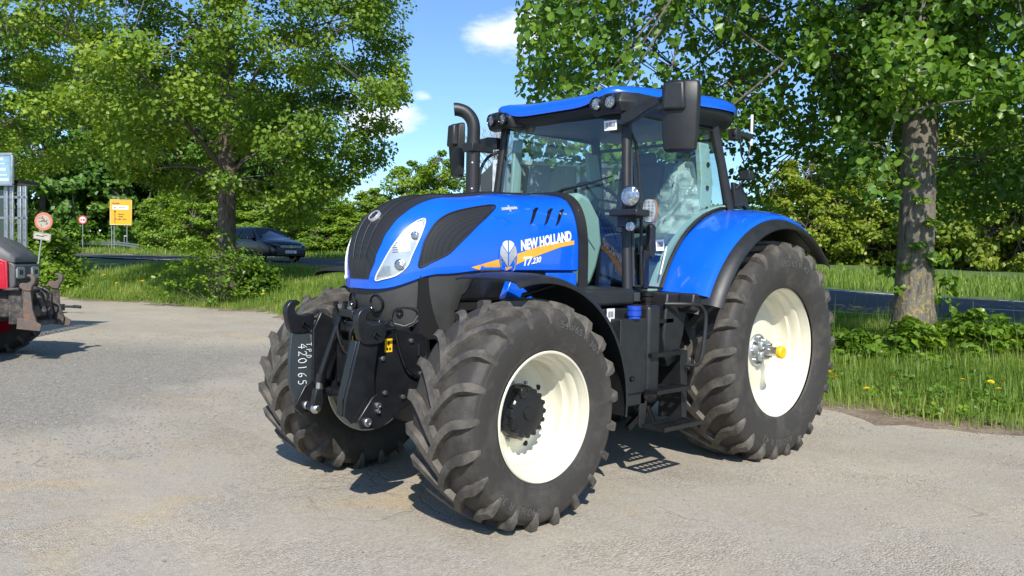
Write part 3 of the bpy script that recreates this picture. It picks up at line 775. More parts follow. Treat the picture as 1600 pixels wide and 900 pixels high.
# lower front quarter glass between collar and pillar comes with the windscreen
ws = MB(); nx, nz_ = 12, 8; vs = []
for j in range(nz_+1):
    z = 1.46+(2.76-1.46)*j/nz_
    for i in range(nx+1):
        q = -1+2*i/nx; vs.append((1.62-.07*j/nz_+.075*(1-q*q)+.005, q*(yz(z)-.02), z))
ws.add(vs, [(j*(nx+1)+i, j*(nx+1)+i+1, (j+1)*(nx+1)+i+1, (j+1)*(nx+1)+i) for j in range(nz_) for i in range(nx)])
wso = ws.build('windscreen', M['glass'], T, fix=False)
fb = MB(); fb.box((1.635, .0, 1.40), (.10, 1.60, .10)); fb.build('lower_windscreen_frame', M['black'], T, .01)
fb = MB(); fb.tube([(1.70, .10, 2.18), (1.71, .2, 2.215), (1.695, .42, 2.245), (1.66, .66, 2.30)], [.018, .014, .009, .006], 8); fb.tube([(1.70, .12, 2.18), (1.70, -.02, 2.16), (1.70, -.15, 2.12)], .03, 8); fb.build('windscreen_wiper', M['black'], T)
# rear window
rw = MB(); rw.add([(.16, -.74, 1.95), (.16, .74, 1.95), (.30, .68, 2.72), (.30, -.68, 2.72)], [(0, 1, 2, 3)]); rwo = rw.build('rear_window', M['glass'], T, fix=False)
f_ = MB(); pl = [(.155, -.74, 1.95), (.155, .74, 1.95), (.295, .68, 2.72), (.295, -.68, 2.72)]; f_.tube(pl+[pl[0]], .022, 6, cap=False); f_.build('window_frame', M['black'], rwo)
# floor, rear wall, interior
mb = MB(); mb.box((.85, 0, 1.39), (1.5, 1.56, .08)); mb.box((.14, 0, 1.66), (.06, 1.46, .56)); mb.build('cab_floor', M['interior'], T, .01)
mb = MB(); mb.box((.35, -.50, 1.66), (.8, .36, .46)); mb.box((.45, -.36, 2.02), (.6, .14, .10)); mb.box((.72, -.36, 2.10), (.12, .10, .14)); mb.build('side_console', M['interior'], T, .03)
tc_ = MB(); tc_.prism([(1.30, 1.44), (1.22, 1.60), (1.16, 1.80), (1.20, 2.02), (1.34, 2.18), (1.46, 2.22), (1.53, 2.16), (1.50, 2.04), (1.46, 1.9), (1.42, 1.7), (1.40, 1.44)], -.02, .16); tc_.build('steering_console', M['teal'], T, .05, 3)
sw = MB(); mt = Matrix.Translation((1.10, .03, 2.20)) @ Matrix.Rotation(R(-32), 4, 'Y')
rg = [tuple(mt @ Vector((.205*math.cos(2*PI*k/32), .205*math.sin(2*PI*k/32), 0))) for k in range(33)]; sw.tube(rg, .014, 8, cap=False)
for a in (0, 2.1, 4.2): sw.tube([tuple(mt @ Vector((0, 0, -.02))), tuple(mt @ Vector((.2*math.cos(a), .2*math.sin(a), 0)))], .011, 6)
sw.tube([tuple(mt @ Vector((0, 0, -.02))), (1.28, .03, 1.9)], .03, 8); sw.build('steering_wheel', M['interior'], T)
def seat(x, y, w_, nm, m1, z0=1.43):
    mb = MB(); mb.box((x+.22, y, z0+.40), (.46, w_, .13)); mb.box((x-.02, y, z0+.80), (.13, w_*.95, .62), Matrix.Rotation(R(-8), 4, 'Y')); mb.box((x-.08, y, z0+1.14), (.09, w_*.5, .15)); mb.box((x+.2, y, z0+.17), (.30, w_*.7, .32))
    return mb.build(nm, m1, T, .045, 3)
seat(.50, .0, .50, 'driver_seat', M['interior'])
ps = seat(.46, .42, .40, 'passenger_seat', mat('seat_cloth', (.10, .14, .16), .8))
# crumpled plastic cover over the passenger seat
mb = MB(); n1_, n2_ = 22, 14; vs = []
r_ = random.Random(3)
for i in range(n1_+1):
    for j in range(n2_+1):
        u = i/n1_; v = j/n2_*2*PI
        z = 1.72+u*.82; hw = .26*(1-.35*u**3); hd = .15+.16*max(0, 1-u*2.2); cx = .58-.20*u**.7
        vs.append((cx+hd*math.cos(v)*(1-.5*u**6)+r_.uniform(-.014, .014), .42+hw*math.sin(v)*(1-.6*u**6)+r_.uniform(-.014, .014), z+r_.uniform(-.012, .012)))
mb.add(vs, [(i*(n2_+1)+j, i*(n2_+1)+j+1, (i+1)*(n2_+1)+j+1, (i+1)*(n2_+1)+j) for i in range(n1_) for j in range(n2_)]); mb.build('plastic_cover', M['wrap'], ps, ang=20)
for sd in (1, -1):
    mb = MB(); mb.prism([(.50, 1.98), (.33, 2.0), (.30, 2.35), (.38, 2.68), (.52, 2.68), (.47, 2.35)], .60*sd, .655*sd); t_ = mb.build('pillar_trim', M['teal'], T, .01)
    for z in (2.12, 2.30, 2.5):
        q = MB(); q.lathe([(0, .022), (.006*sd, .022), (.006*sd, .001)], 14, 'Y', (.39, .656*sd, z)); q.build('trim_button', M['dark'], t_)
    mb = MB(); mb.prism([(1.56, 1.5), (1.44, 1.5), (1.39, 2.7), (1.49, 2.7)], .60*sd, .635*sd)
    if sd == -1: mb.build('pillar_trim', M['teal'], T, .01)
    # pale strip of trim along the inner edge of the door opening above the wheel arch
    a_ = [(.10+1.15*math.cos(R(a)), .92+1.17*math.sin(R(a))) for a in range(84, 22, -4)]; b_ = [(.10+1.245*math.cos(R(a)), .92+1.245*math.sin(R(a))) for a in range(24, 86, 4)]
    mb = MB(); mb.prism(a_+b_, .69*sd, .74*sd); mb.build('arch_trim', M['teal'], T)
# stickers: barcodes on windscreen and door
def label(name, c, u, v, w_, h_, parent, bars=12, m_='white'):
    c, u, v = Vector(c), Vector(u).normalized(), Vector(v).normalized(); n = u.cross(v)
    mb = MB()
    def rect(x0, x1, y0, y1, o, mi): mb.add([c+u*x0+v*y0+n*o, c+u*x1+v*y0+n*o, c+u*x1+v*y1+n*o, c+u*x0+v*y1+n*o], [(0, 1, 2, 3)], mi)
    rect(-w_/2, w_/2, -h_/2, h_/2, .001, 0)
    rr_ = random.Random(len(name)+int(w_*1000)); x = -w_*.36
    while x < w_*.36:
        b = rr_.choice((.4, .8, 1.3))*w_/40; rect(x, min(x+b*1.0, w_*.36), -h_*.16, h_*.30, .003, 1); x += b+rr_.choice((.7, 1.2))*w_/40
    return mb.build(name, [M[m_], M['interior']], parent, fix=False)
label('barcode_sticker', (1.628, .60, 2.69), (-.10, 1, 0), (0, -.09, 1), .115, .075, wso)
label('barcode_sticker', (1.20, yz(1.80)+.008, 1.79), (-1, 0, .06), (.0, -.09, 1), .105, .088, T)
# roof
def rsup(a, n): c_, s_ = math.cos(a), math.sin(a); return (math.copysign(abs(c_)**(2/n), c_), math.copysign(abs(s_)**(2/n), s_))
def roof_ring(k, z_f, z_r, sc_, dx=0, bump=0.):
    out = []
    for i in range(k):
        a = 2*PI*i/k; c_, s_ = rsup(a, 4.6); x = .80+.885*sc_*c_+dx; y = .815*sc_*s_
        t = min(1, max(0, (x-.2)/1.5)); z = z_r+(z_f-z_r)*t**1.6
        # raised shoulders over the lamp pods, dipped in the middle of the front
        ed = math.exp(-((abs(y)-.62)/.17)**2)*max(0, (x-.75)/.95)
        z += bump*ed
        if x > 1.2: x += .05*ed
        out.append((x, y, z))
    return out
K = 96
rings = [roof_ring(K, 2.855, 2.965, .975, 0, .06), roof_ring(K, 2.845, 2.955, 1.0, 0, .07), roof_ring(K, 2.875, 2.99, 1.004, 0, .07), roof_ring(K, 2.915, 3.03, .985, 0, .05), roof_ring(K, 2.94, 3.06, .93, 0, .04), roof_ring(K, 2.97, 3.085, .75, 0, .01), roof_ring(K, 3.0, 3.095, .4, 0, 0)]
mb = MB(); vs = [q for r_ in rings for q in r_]+[(.8, 0, 3.08)]
fs = [(a*K+i, a*K+(i+1) % K, (a+1)*K+(i+1) % K, (a+1)*K+i) for a in range(len(rings)-1) for i in range(K)]+[(6*K+i, 6*K+(i+1) % K, len(vs)-1) for i in range(K)]
mb.add(vs, fs); roof = mb.build('roof', M['blue'], T, ang=50)
rings = [roof_ring(K, 2.87, 2.98, .955, 0, .05), roof_ring(K, 2.83, 2.94, .975, 0, .03), roof_ring(K, 2.805, 2.91, .965, -.01, 0), roof_ring(K, 2.78, 2.87, .93, -.04, 0), roof_ring(K, 2.765, 2.82, .88, -.04, 0), roof_ring(K, 2.765, 2.82, .3, -.04, 0)]
mb = MB(); vs = [q for r_ in rings for q in r_]; mb.add(vs, [(a*K+i, a*K+(i+1) % K, (a+1)*K+(i+1) % K, (a+1)*K+i) for a in range(len(rings)-1) for i in range(K)]+[tuple(range(5*K, 6*K))])
tray = mb.build('roof_tray', M['black'], T, ang=40)
# blue underside lip seen at the front between the pods
for sd in (1, -1):
    mb = MB(); O = [(1.60, .40), (1.70, .46), (1.722, .60), (1.70, .745), (1.58, .81), (1.3, .825), (1.0, .815), (1.0, .55), (1.3, .42)]
    bot = [(x-.03, y*sd, 2.775+(.06 if x < 1.35 else 0)+(.04 if x < 1.1 else 0)) for x, y in O]; mid = [(x+.008, y*sd, 2.85+(.03 if x < 1.35 else 0)+(.0 if x < 1.1 else 0)) for x, y in O]; top = [(x-.04, y*sd*.98, 2.925) for x, y in O]
    n_ = len(O); mb.add(bot+mid+top, [(a*n_+i, a*n_+(i+1) % n_, (a+1)*n_+(i+1) % n_, (a+1)*n_+i) for a in range(2) for i in range(n_)]+[tuple(range(n_)), tuple(range(2*n_, 3*n_))])
    pod = mb.build('lamp_pod', M['black'], T, .02, 3)
    for yy, xx in ((.525, 1.712), (.665, 1.718)):
        n = Vector((1, .12*sd, -.06)).normalized(); mt = Matrix.Translation((xx, yy*sd, 2.848)) @ n.to_track_quat('Z', 'Y').to_matrix().to_4x4()
        q = MB(); q.lathe([(-.03, .054), (.012, .054), (.016, .049), (.010, .044), (.003, .043)], 28, 'Z', mtx=mt); l_ = q.build('work_light', M['blackgloss'], pod)
        q = MB(); q.lathe([(.004, .044), (.008, .02), (.009, .0001)], 28, 'Z', mtx=mt); ln = q.build('lens', M['lampchrome'], l_)
        q = MB()
        for a in range(4):
            q.tube([mt @ Vector((.038*math.cos(a*PI/4), .038*math.sin(a*PI/4), .010)), mt @ Vector((-.038*math.cos(a*PI/4), -.038*math.sin(a*PI/4), .010))], .0025, 5)
        q.build('led_divider', M['lampdark'], l_)
# mirrors
def mirror(sd, x, y, z, tilt):
    mt = Matrix.Translation((x, y*sd, z)) @ Matrix.Rotation(R(tilt*sd), 4, 'Z')
    q = MB(); vs = []
    secs = [(-.25, .085, .035), (-.235, .115, .06), (-.12, .128, .075), (.0, .13, .085), (.08, .135, .09), (.20, .135, .085), (.235, .125, .07), (.245, .10, .04)]
    for (h, hw, dp) in secs:
        vs += [(0, -hw, h), (dp*.6, -hw*.97, h), (dp, -hw*.55, h), (dp*1.05, hw*.4, h), (dp*.7, hw*.95, h), (0, hw, h)]
    fs = [(a*6+i, a*6+(i+1) % 6, (a+1)*6+(i+1) % 6, (a+1)*6+i) for a in range(len(secs)-1) for i in range(6)]+[tuple(range(6)), tuple(range(42, 48))]
    q.add(vs, fs, 0, mt); mo = q.build('mirror', M['black'], T, .008, 2, ang=40)
    q = MB(); q.box((-.003, 0, -.01), (.006, .21, .42)); q2 = MB(); q2.add(q.v, q.f, 0, mt); q2.build('mirror_glass', M['mirror'], mo)
    q = MB(); q.box((.085, -.03*sd, .13), (.07, .17, .20), None, 0, .8, .85); q2 = MB(); q2.add(q.v, q.f, 0, mt); q2.build('mirror_bracket', M['black'], mo, .02)
    return mo
mL = mirror(1, 1.66, 1.27, 2.68, 20)
mR = mirror(-1, 1.62, 1.20, 2.64, 20)
q = MB(); q.prism([(.72, 2.67), (.72, 2.76), (.84, 2.80), (1.02, 2.85), (1.08, 2.84), (1.08, 2.80), (.95, 2.75), (.84, 2.70)], 1.60, 1.66, 'YZ'); q.tube([(1.64, 1.06, 2.825), (1.70, 1.22, 2.83)], .02, 8); q.build('mirror_arm', M['black'], T, .012)
q = MB(); q.prism([(-.72, 2.62), (-.72, 2.72), (-.84, 2.735), (-1.14, 2.71), (-1.14, 2.65), (-.9, 2.63)], 1.55, 1.61, 'YZ'); q.tube([(1.60, -1.1, 2.68), (1.68, -1.20, 2.70)], .025, 8); q.build('mirror_arm', M['black'], T, .012)
# pillar lamps on the left A pillar shelf and their mirror twins
for sd in (1, -1):
    q = MB(); q.box((1.70, .86*sd, 2.015), (.16, .26, .05)); q.box((1.68, .82*sd, 1.96), (.10, .10, .10)); sh = q.build('lamp_shelf', M['black'], T, .01)
    n = Vector((1, .35*sd, 0)).normalized()
    mt = Matrix.Translation((1.74, .90*sd, 2.135)) @ n.to_track_quat('Z', 'Y').to_matrix().to_4x4()
    q = MB(); q.lathe([(-.11, .02), (-.10, .05), (-.06, .072), (.0, .08), (.01, .078), (.012, .07), (.006, .07)], 32, 'Z', mtx=mt); wl = q.build('work_lamp', M['black'], T)
    q = MB(); q.lathe([(.008, .071), (.018, .04), (.02, .0001)], 32, 'Z', mtx=mt); q.build('lens', M['lampchrome'], wl)
    q = MB(); q.tube([(1.70, .89*sd, 2.03), (1.71, .89*sd, 2.08)], .015, 8); q.build('lamp_stem', M['blackgloss'], wl)
    mt = Matrix.Translation((1.72, .89*sd, 1.915)) @ n.to_track_quat('Z', 'Y').to_matrix().to_4x4()
    q = MB(); q.lathe([(-.05, .02), (-.03, .036), (.0, .040), (.006, .036)], 24, 'Z', mtx=mt); wl = q.build('small_round_lamp', M['blackgloss'], T)
    q = MB(); q.lathe([(.004, .035), (.010, .0001)], 24, 'Z', mtx=mt); q.build('lens', M['lampchrome'], wl)
    # upright indicator: clear LED face, amber edge
    def obl(hw, hh, n_=20): return [(hw*rsup(2*PI*i/n_, 3.2)[0], hh*rsup(2*PI*i/n_, 2.6)[1]) for i in range(n_)]
    mt = Matrix.Translation((1.58, .95*sd, 2.035)) @ Vector((1, .45*sd, 0)).to_track_quat('Z', 'Y').to_matrix().to_4x4()
    O = obl(.05, .088); q = MB(); n_ = len(O); 
    # local axes of the track quaternion: Y is up
    q.add([(a, b, -.045) for a, b in O]+[(a, b, .0) for a, b in O]+[(a*.9, b*.94, .012) for a, b in O], [(k*n_+i, k*n_+(i+1) % n_, (k+1)*n_+(i+1) % n_, (k+1)*n_+i) for k in range(2) for i in range(n_)]+[tuple(range(n_)), tuple(range(2*n_, 3*n_))], 0, mt); ind = q.build('indicator_lamp', M['headlamp'], T)
    q = MB(); q.add([(a*1.02, b*1.01, -.06) for a, b in O]+[(a*1.03, b*1.02, -.004) for a, b in O]+[(a*.9, b*.9, -.075) for a, b in O], [(i, (i+1) % n_, n_+(i+1) % n_, n_+i) for i in range(n_)]+[(i, (i+1) % n_, 2*n_+(i+1) % n_, 2*n_+i) for i in range(n_)]+[tuple(range(2*n_, 3*n_))], 0, mt); q.build('amber_lens', M['amber'], ind)
    q = MB()
    for ix in range(3):
        for iy in range(6): q.lathe([(.012, .0105), (.014, .0105), (.0142, .0001)], 10, 'Z', ((ix-1)*.028, (iy-2.5)*.025, 0), mtx=mt)
    q.build('led_cells', M['lampdark'], ind)
    q = MB(); q.tube([(1.64, .86*sd, 2.0), (1.58, .93*sd, 1.98)], .014, 8); q.build('lamp_bracket', M['black'], ind)
# exhaust stack on the right side
q = MB(); q.lathe([(0, .055), (.64, .055), (.64, .047), (0, .047)], 28, 'Z', (1.87, -.72, 2.06)); ex = q.build('exhaust_stack', M['black'], T)
q = MB(); q.prism([(1.80, 2.06), (1.935, 2.06), (1.935, 2.67), (1.80, 2.67)], -.785, -.655); 
ex2 = None
q = MB(); q.lathe([(.0, .060), (.60, .060)], 28, 'Z', (1.87, -.72, 2.06)); q.build('heat_shield', M['mesh'], ex)
q = MB(); pts = [(1.87, -.72, 2.66), (1.87, -.72, 2.78), (1.885, -.735, 2.85), (1.925, -.77, 2.905), (1.975, -.81, 2.925), (2.0, -.83, 2.925)]
q.tube(catmull(pts, 4), .056, 20, cap=False); q.tube(catmull(pts, 4), .050, 20, cap=False); q.build('exhaust_elbow', M['black'], ex)
q = MB(); q.box((1.87, -.72, 2.60), (.135, .135, .07)); q.box((1.76, -.72, 2.60), (.2, .05, .05)); q.build('stack_clamp', M['black'], ex, .006)
for z in (2.25, 2.47):
    q = MB(); q.lathe([(0, .007), (.006, .007), (.007, .0001)], 8, 'Z', mtx=Matrix.Translation((1.87+.044, -.72+.043, z)) @ Vector((1, 1, 0)).to_track_quat('Z', 'Y').to_matrix().to_4x4()); q.build('rivet', M['white'], ex)
q = MB(); q.tube(catmull([(1.80, -.74, 2.05), (1.77, -.76, 2.25), (1.74, -.77, 2.42), (1.66, -.77, 2.54), (1.56, -.74, 2.60)], 5), .014, 8); q.build('hand_rail', M['black'], T)
# antenna bracket and rear lamps on the left rear corner
q = MB(); q.box((.18, .78, 2.77), (.08, .08, .10)); q.box((.08, .80, 2.78), (.30, .03, .045)); an = q.build('antenna_bracket', M['black'], T, .006)
q = MB(); q.tube([(-.06, .80, 2.70), (-.06, .80, 2.97)], .012, 8); q.build('antenna', M['white'], an)
q = MB(); q.tube(catmull([(.22, .80, 2.86), (.16, .82, 2.76), (.14, .82, 2.62), (.08, .82, 2.55), (.0, .81, 2.60), (-.05, .80, 2.70)], 5), .006, 6); q.build('cable', M['black'], an)
q = MB(); q.box((.10, .86, 2.42), (.08, .10, .08)); q.tube([(.10, .84, 2.38), (.18, .80, 2.30)], .012, 6); q.build('rear_work_lamp', M['black'], T, .012)
q = MB(); q.prism([(.16, 2.14), (.02, 2.16), (-.06, 2.12), (-.04, 2.22), (.06, 2.34), (.20, 2.36)], .76, .80); q.build('rear_quarter_bracket', M['black'], T, .008)
# ---------------- tank, battery cover and steps
q = MB(); q.box((2.0, .70, 1.40), (.62, .46, .12)); q.build('upper_cover', M['black'], T, .025, 3)
q = MB(); q.prism([(2.02, .72), (2.02, 1.33), (1.62, 1.33), (1.62, .66), (1.88, .62)], .48, .90); q.box((1.80, .915, .96), (.38, .05, .5)); tk = q.build('fuel_tank', M['black'], T, .04, 3)
q = MB(); q.box((1.81, .94, .98), (.30, .16, .54)); q.box((1.81, .93, 1.03), (.325, .16, .015)); q.box((1.79, .93, .665), (.32, .14, .10)); q.build('tank_front', M['black'], tk, .035, 3)
q = MB(); q.box((1.575, .93, .99), (.15, .20, .70)); q.build('tank_column', M['black'], tk, .03, 3)
q = MB(); q.lathe([(0, .045), (.02, .045), (.022, .052), (.055, .052), (.058, .046), (.062, .052), (.085, .052), (.09, .047), (.09, .0001)], 24, 'Z', (1.79, 1.0, 1.25)); q.build('blue_filler_cap', M['bluecap'], tk, ang=25)
q = MB(); q.lathe([(0, .045), (.03, .045), (.032, .055), (.06, .055), (.062, .048), (.068, .055), (.095, .055), (.098, .050), (.098, .0001)], 24, 'Z', (1.575, .95, 1.34)); q.build('black_filler_cap', M['blackgloss'], tk, ang=25)
label('white_label', (1.96, .925, 1.275), (-1, 0, 0), (0, 0, 1), .085, .095, tk)
q = MB(); q.lathe([(0, .035), (.035, .035), (.04, .02), (.04, .001)], 16, 'Y', (2.05, .93, .95)); q.build('tank_knob', M['blackgloss'], tk)
# steps
st_z = [(.455, 1.19, 1.66, 1.00, 1.20), (.715, 1.24, 1.66, .93, 1.13), (.975, 1.26, 1.64, .86, 1.06), (1.215, 1.28, 1.60, .80, .98)]
sg = MB()
sg.prism([(1.69, .64), (1.69, .46), (1.66, .44), (1.63, .46), (1.60, .64), (1.60, .70), (1.69, .70)], .98, 1.0); sg.build('step_hanger', M['black'], T, .006)
sg = MB(); sg.prism([(1.27, 1.42), (1.15, 1.42), (1.10, 1.0), (1.12, .62), (1.16, .44), (1.20, .44), (1.20, .60), (1.24, 1.0)], .80, .84); sg.prism([(1.24, 1.0), (1.14, .98), (1.13, .45), (1.19, .45)], .84, 1.02); sg.build('step_side_plate', M['black'], T, .008)
for z, x0, x1, y0, y1 in st_z:
    q = MB(); th_ = .03
    q.box(((x0+x1)/2, y1-.012, z), (x1-x0, .024, th_)); q.box(((x0+x1)/2, y0+.012, z), (x1-x0, .024, th_)); q.box((x0+.012, (y0+y1)/2, z), (.024, y1-y0-.05, th_)); q.box((x1-.012, (y0+y1)/2, z), (.024, y1-y0-.05, th_)); q.box(((x0+x1)/2, (y0+y1)/2, z-.002), (x1-x0-.05, .02, th_-.006))
    nb = 7
    for k in range(nb):
        x = x0+.05+(x1-x0-.1)*k/(nb-1); q.box((x, (y0+y1)/2-.045, z-.003), (.012, (y1-y0)/2-.045, th_-.008)); q.box((x, (y0+y1)/2+.045, z-.003), (.012, (y1-y0)/2-.045, th_-.008))
    q.build('step', M['iron'], T)
q = MB(); q.box((1.5, .66, .95), (.45, .1, .7)); q.box((1.42, .74, 1.12), (.22, .05, .08)); q.box((1.45, .74, .86), (.26, .06, .05))
q.build('step_back_wall', M['iron'], T, .01)
q = MB(); q.box((1.52, .775, .88), (.07, .012, .035)); q.build('side_reflector', M['amber'], T, .005)
for k in range(3):
    for j in range(2):
        q = MB(); q.lathe([(0, .018), (.03, .018), (.03, .001)], 10, 'Y', (1.40+j*.06, .72, 1.02+.055*k)); q.build('hydraulic_coupler', M['blackgloss'], T)
q = MB(); q.tube(catmull([(1.40, .98, 1.345), (1.25, 1.10, 1.345), (1.14, 1.13, 1.33), (1.09, 1.14, 1.24), (1.12, 1.15, 1.05), (1.15, 1.15, .93), (1.17, 1.12, .88), (1.20, 1.05, .88)], 5), .0155, 10); q.build('step_hand_rail', M['black'], T)
q = MB(); q.tube([(1.45, .88, .58), (1.15, .72, .38)], .02, 8); q.box((1.3, .75, .5), (.5, .03, .05), Matrix.Rotation(R(30), 4, 'Y')); q.build('drag_link', M['iron'], T)

# ---------------- front linkage
q = MB(); q.box((3.36, 0, .98), (.16, .70, .46)); q.box((3.46, 0, 1.19), (.10, .34, .10)); q.box((3.42, 0, .74), (.12, .66, .10)); fl = q.build('linkage_frame', M['iron'], T, .02)
for sd in (1, -1):
    q = MB(); q.prism([(3.54, 1.27), (3.40, 1.20), (3.22, 1.165), (3.15, 1.12), (3.13, .98), (3.16, .80), (3.30, .70), (3.36, .68), (3.54, .70), (3.60, .80), (3.60, 1.15)], .345*sd, .372*sd); pb = q.build('side_plate', M['iron'], fl, .006)
    # raised rib and hand-made details on the plate
    q = MB(); q.tube(catmull([(3.19, .378*sd, 1.13), (3.175, .378*sd, 1.02), (3.20, .378*sd, .97), (3.20, .378*sd, .82)], 4), .008, 6); q.tube([(3.24, .378*sd, 1.10), (3.24, .378*sd, 1.02)], .012, 6); q.build('plate_rib', M['iron'], fl)
    for bx, bz in ((3.50, .80), (3.36, .76), (3.22, .90), (3.30, 1.12), (3.52, 1.02)):
        q = MB(); q.lathe([(0, .016), (.012*sd, .016), (.015*sd, .010), (.015*sd, .001)], 8, 'Y', (bx, .372*sd, bz)); q.build('plate_bolt', M['bolt'], fl)
    q = MB(); q.tube(catmull([(3.44, .385*sd, 1.22), (3.40, .40*sd, 1.05), (3.33, .40*sd, .92), (3.20, .39*sd, .86)], 5), .010, 7); q.build('hose', M['blackgloss'], fl)
    lab = MB(); lab.box((3.475, .374*sd, 1.10), (.055, .003, .085)); lab.build('warning_sticker', M['yellow'], fl)
    lab = MB()
    for dx, dz in ((-.010, -.022), (.010, -.022), (0, .014)): lab.box((3.475+dx, .3765*sd, 1.10+dz), (.012, .002, .016 if dz < 0 else .026))
    lab.build('warning_sign', M['dark'], fl)
    q = MB(); q.lathe([(0, .03), (.03*sd, .03), (.03*sd, .02), (.02*sd, .018), (.02*sd, .001)], 18, 'Y', (3.24, .39*sd, .735)); q.build('link_pin', M['bolt'], fl)
    q = MB(); q.lathe([(.0, .012), (.026*sd, .012), (.027*sd, .001)], 14, 'Y', (3.24, .39*sd, .735)); q.build('red_pin_centre', mat('red_cap', (.25, .01, .01), .4) if sd == 1 else bpy.data.materials['red_cap'], fl)
# lift arms with catch hooks, folded upright
hook0 = [(3.585, 1.13), (3.545, 1.20), (3.545, 1.255), (3.57, 1.275), (3.60, 1.272), (3.645, 1.262), (3.685, 1.272), (3.708, 1.30), (3.702, 1.335), (3.672, 1.352), (3.668, 1.372), (3.70, 1.388), (3.745, 1.375), (3.775, 1.335), (3.78, 1.28), (3.765, 1.21), (3.72, 1.13)]
hook = [(3.655+(a-3.655)*(.90 if b > 1.15 else 1), 1.13+(b-1.13)*.86) for a, b in hook0]
for sd in (1, -1):
    y0 = .40*sd
    if sd == -1:
        q = MB(); q.prism([(3.585, 1.13), (3.72, 1.13), (3.735, .95), (3.735, .78), (3.71, .70), (3.63, .62), (3.545, .605), (3.50, .66), (3.505, .78), (3.555, .95)], -.455, -.425); arm = q.build('lift_arm', M['slate'], T, .004)
    else:
        q = MB(); q.prism([(3.60, 1.14), (3.74, 1.15), (3.79, .95), (3.83, .80), (3.84, .70), (3.79, .65), (3.70, .66), (3.62, .76), (3.63, .95)], .425, .45); q.prism([(3.72, 1.14), (3.745, 1.15), (3.835, .80), (3.84, .70), (3.80, .70)], .36, .425)
        arm = q.build('lift_arm', M['iron'], T, .004)
    q = MB(); q.prism([p for p in catmull([(a, b, 0) for a, b in hook], 3, True) for p in [(p.x, p.y)]], (.412 if sd == 1 else -.468), (.468 if sd == 1 else -.412)); hk = q.build('catch_hook', M['iron'], arm, .006, 2)
    q = MB(); yy = .470 if sd == 1 else -.408
    q.tube([(3.60, yy, 1.17), (3.645, yy+.012, 1.205), (3.655, yy+.012, 1.18), (3.62, yy, 1.155)], .006, 6); q.tube([(3.57, .44*sd, 1.23), (3.51, .44*sd, 1.27)], .012, 8); q.tube([(3.565, .46*sd, 1.21), (3.49, .46*sd, 1.215)], .008, 6)
    q.build('hook_latch', M['iron'], hk)
    # pivot plate with two bolts at the foot of the arm
    yy = .455 if sd == 1 else -.40
    pv = [(3.60, .60), (3.74, .615), (3.76, .67), (3.66, .80), (3.62, .82), (3.58, .79), (3.50, .76), (3.45, .76), (3.45, .71), (3.50, .66)] if sd == 1 else [(3.50, .60), (3.66, .56), (3.72, .62), (3.64, .76), (3.58, .79), (3.52, .76)]
    q = MB(); q.prism(pv, yy, yy+.022); pp = q.build('pivot_plate', M['iron'], arm, .005)
    for (bx, bz, br, m_) in (((3.70, .655, .027, 'bolt'), (3.625, .75, .02, 'bolt'), (3.625, .715, .014, 'bolt')) if sd == 1 else ((3.63, .625, .028, 'galv'), (3.58, .70, .018, 'blackgloss'))):
        q = MB(); q.lathe([(0, br), (.02, br), (.026, br*.8), (.026, br*.5), (.02, br*.45), (.02, .0001)], 20, 'Y', (bx, yy+.022, bz)); q.build('pivot_bolt', M[m_], pp)
# marker writing on the right arm, reading downwards: hand-drawn strokes
GL = {'4': [[(.55, 1), (.05, .38), (.75, .40)], [(.55, .75), (.50, -.05)]], '2': [[(.08, .78), (.3, 1), (.6, .85), (.55, .55), (.1, .03), (.38, .06), (.72, .0)]],
      '0': [[(.4, 1), (.1, .75), (.08, .3), (.35, 0), (.65, .2), (.68, .7), (.4, 1), (.33, .97)]], '1': [[(.3, 1), (.34, .5), (.32, 0)]],
      '6': [[(.6, 1), (.25, .7), (.1, .3), (.3, 0), (.6, .15), (.55, .42), (.2, .38)]], '5': [[(.65, .98), (.25, .95), (.2, .6), (.5, .6), (.66, .3), (.45, .02), (.1, .08)]],
      'T': [[(.0, .95), (.75, 1)], [(.4, .97), (.36, 0)]], 'P': [[(.15, 0), (.2, 1), (.6, .9), (.6, .6), (.2, .5)]], 'D': [[(.15, 0), (.2, 1), (.65, .7), (.6, .25), (.15, .0)]]}
def marker(s_, x, z, size, adv, par):
    k = 0
    for ch in s_:
        q = MB()
        for st_ in GL[ch]:
            pts = [Vector((x-b*size, -.4238, z-(k*adv+a*size*.72))) for a, b in st_]
            if len(pts) > 2: pts = catmull(pts, 4)
            q.tube(pts, .0026 if size > .05 else .0021, 5)
        q.build('marker_digit' if ch.isdigit() else 'marker_letter', M['chalk'], par); k += 1
arm_r = [o for o in T.children if o.name.startswith('lift_arm')][-1]
marker('420165', 3.668, 1.045, .062, .050, arm_r); marker('TPD', 3.608, 1.05, .040, .042, arm_r)

# lift rams, top link, cross tubes and hoses between the arms
for sd in (1, -1):
    q = MB(); q.tube([(3.46, .25*sd, 1.12), (3.55, .27*sd, .82)], .035, 14); q.tube([(3.55, .27*sd, .82), (3.62, .30*sd, .66)], .018, 12); q.lathe([(-.03, .035), (.03, .035), (.03, .015), (-.03, .015)], 16, 'Y', (3.63, .30*sd, .63), closed=True); q.build('lift_ram', M['iron'], fl)
q = MB(); q.tube([(3.50, -.17, 1.25), (3.53, -.19, 1.12), (3.60, -.23, .86)], [.02, .026, .026], 14); q.tube([(3.60, -.23, .86), (3.61, -.235, .80)], .032, 14); tl = q.build('top_link', M['blackgloss'], T)
q = MB(); q.tube([(3.61, -.235, .80), (3.615, -.237, .755)], .024, 14); q.build('threaded_sleeve', M['steel'], tl)
q = MB(); q.prism([(3.60, .76), (3.65, .76), (3.67, .66), (3.65, .60), (3.61, .60), (3.59, .66)], -.265, -.21); q.build('link_fork', M['iron'], tl, .008)
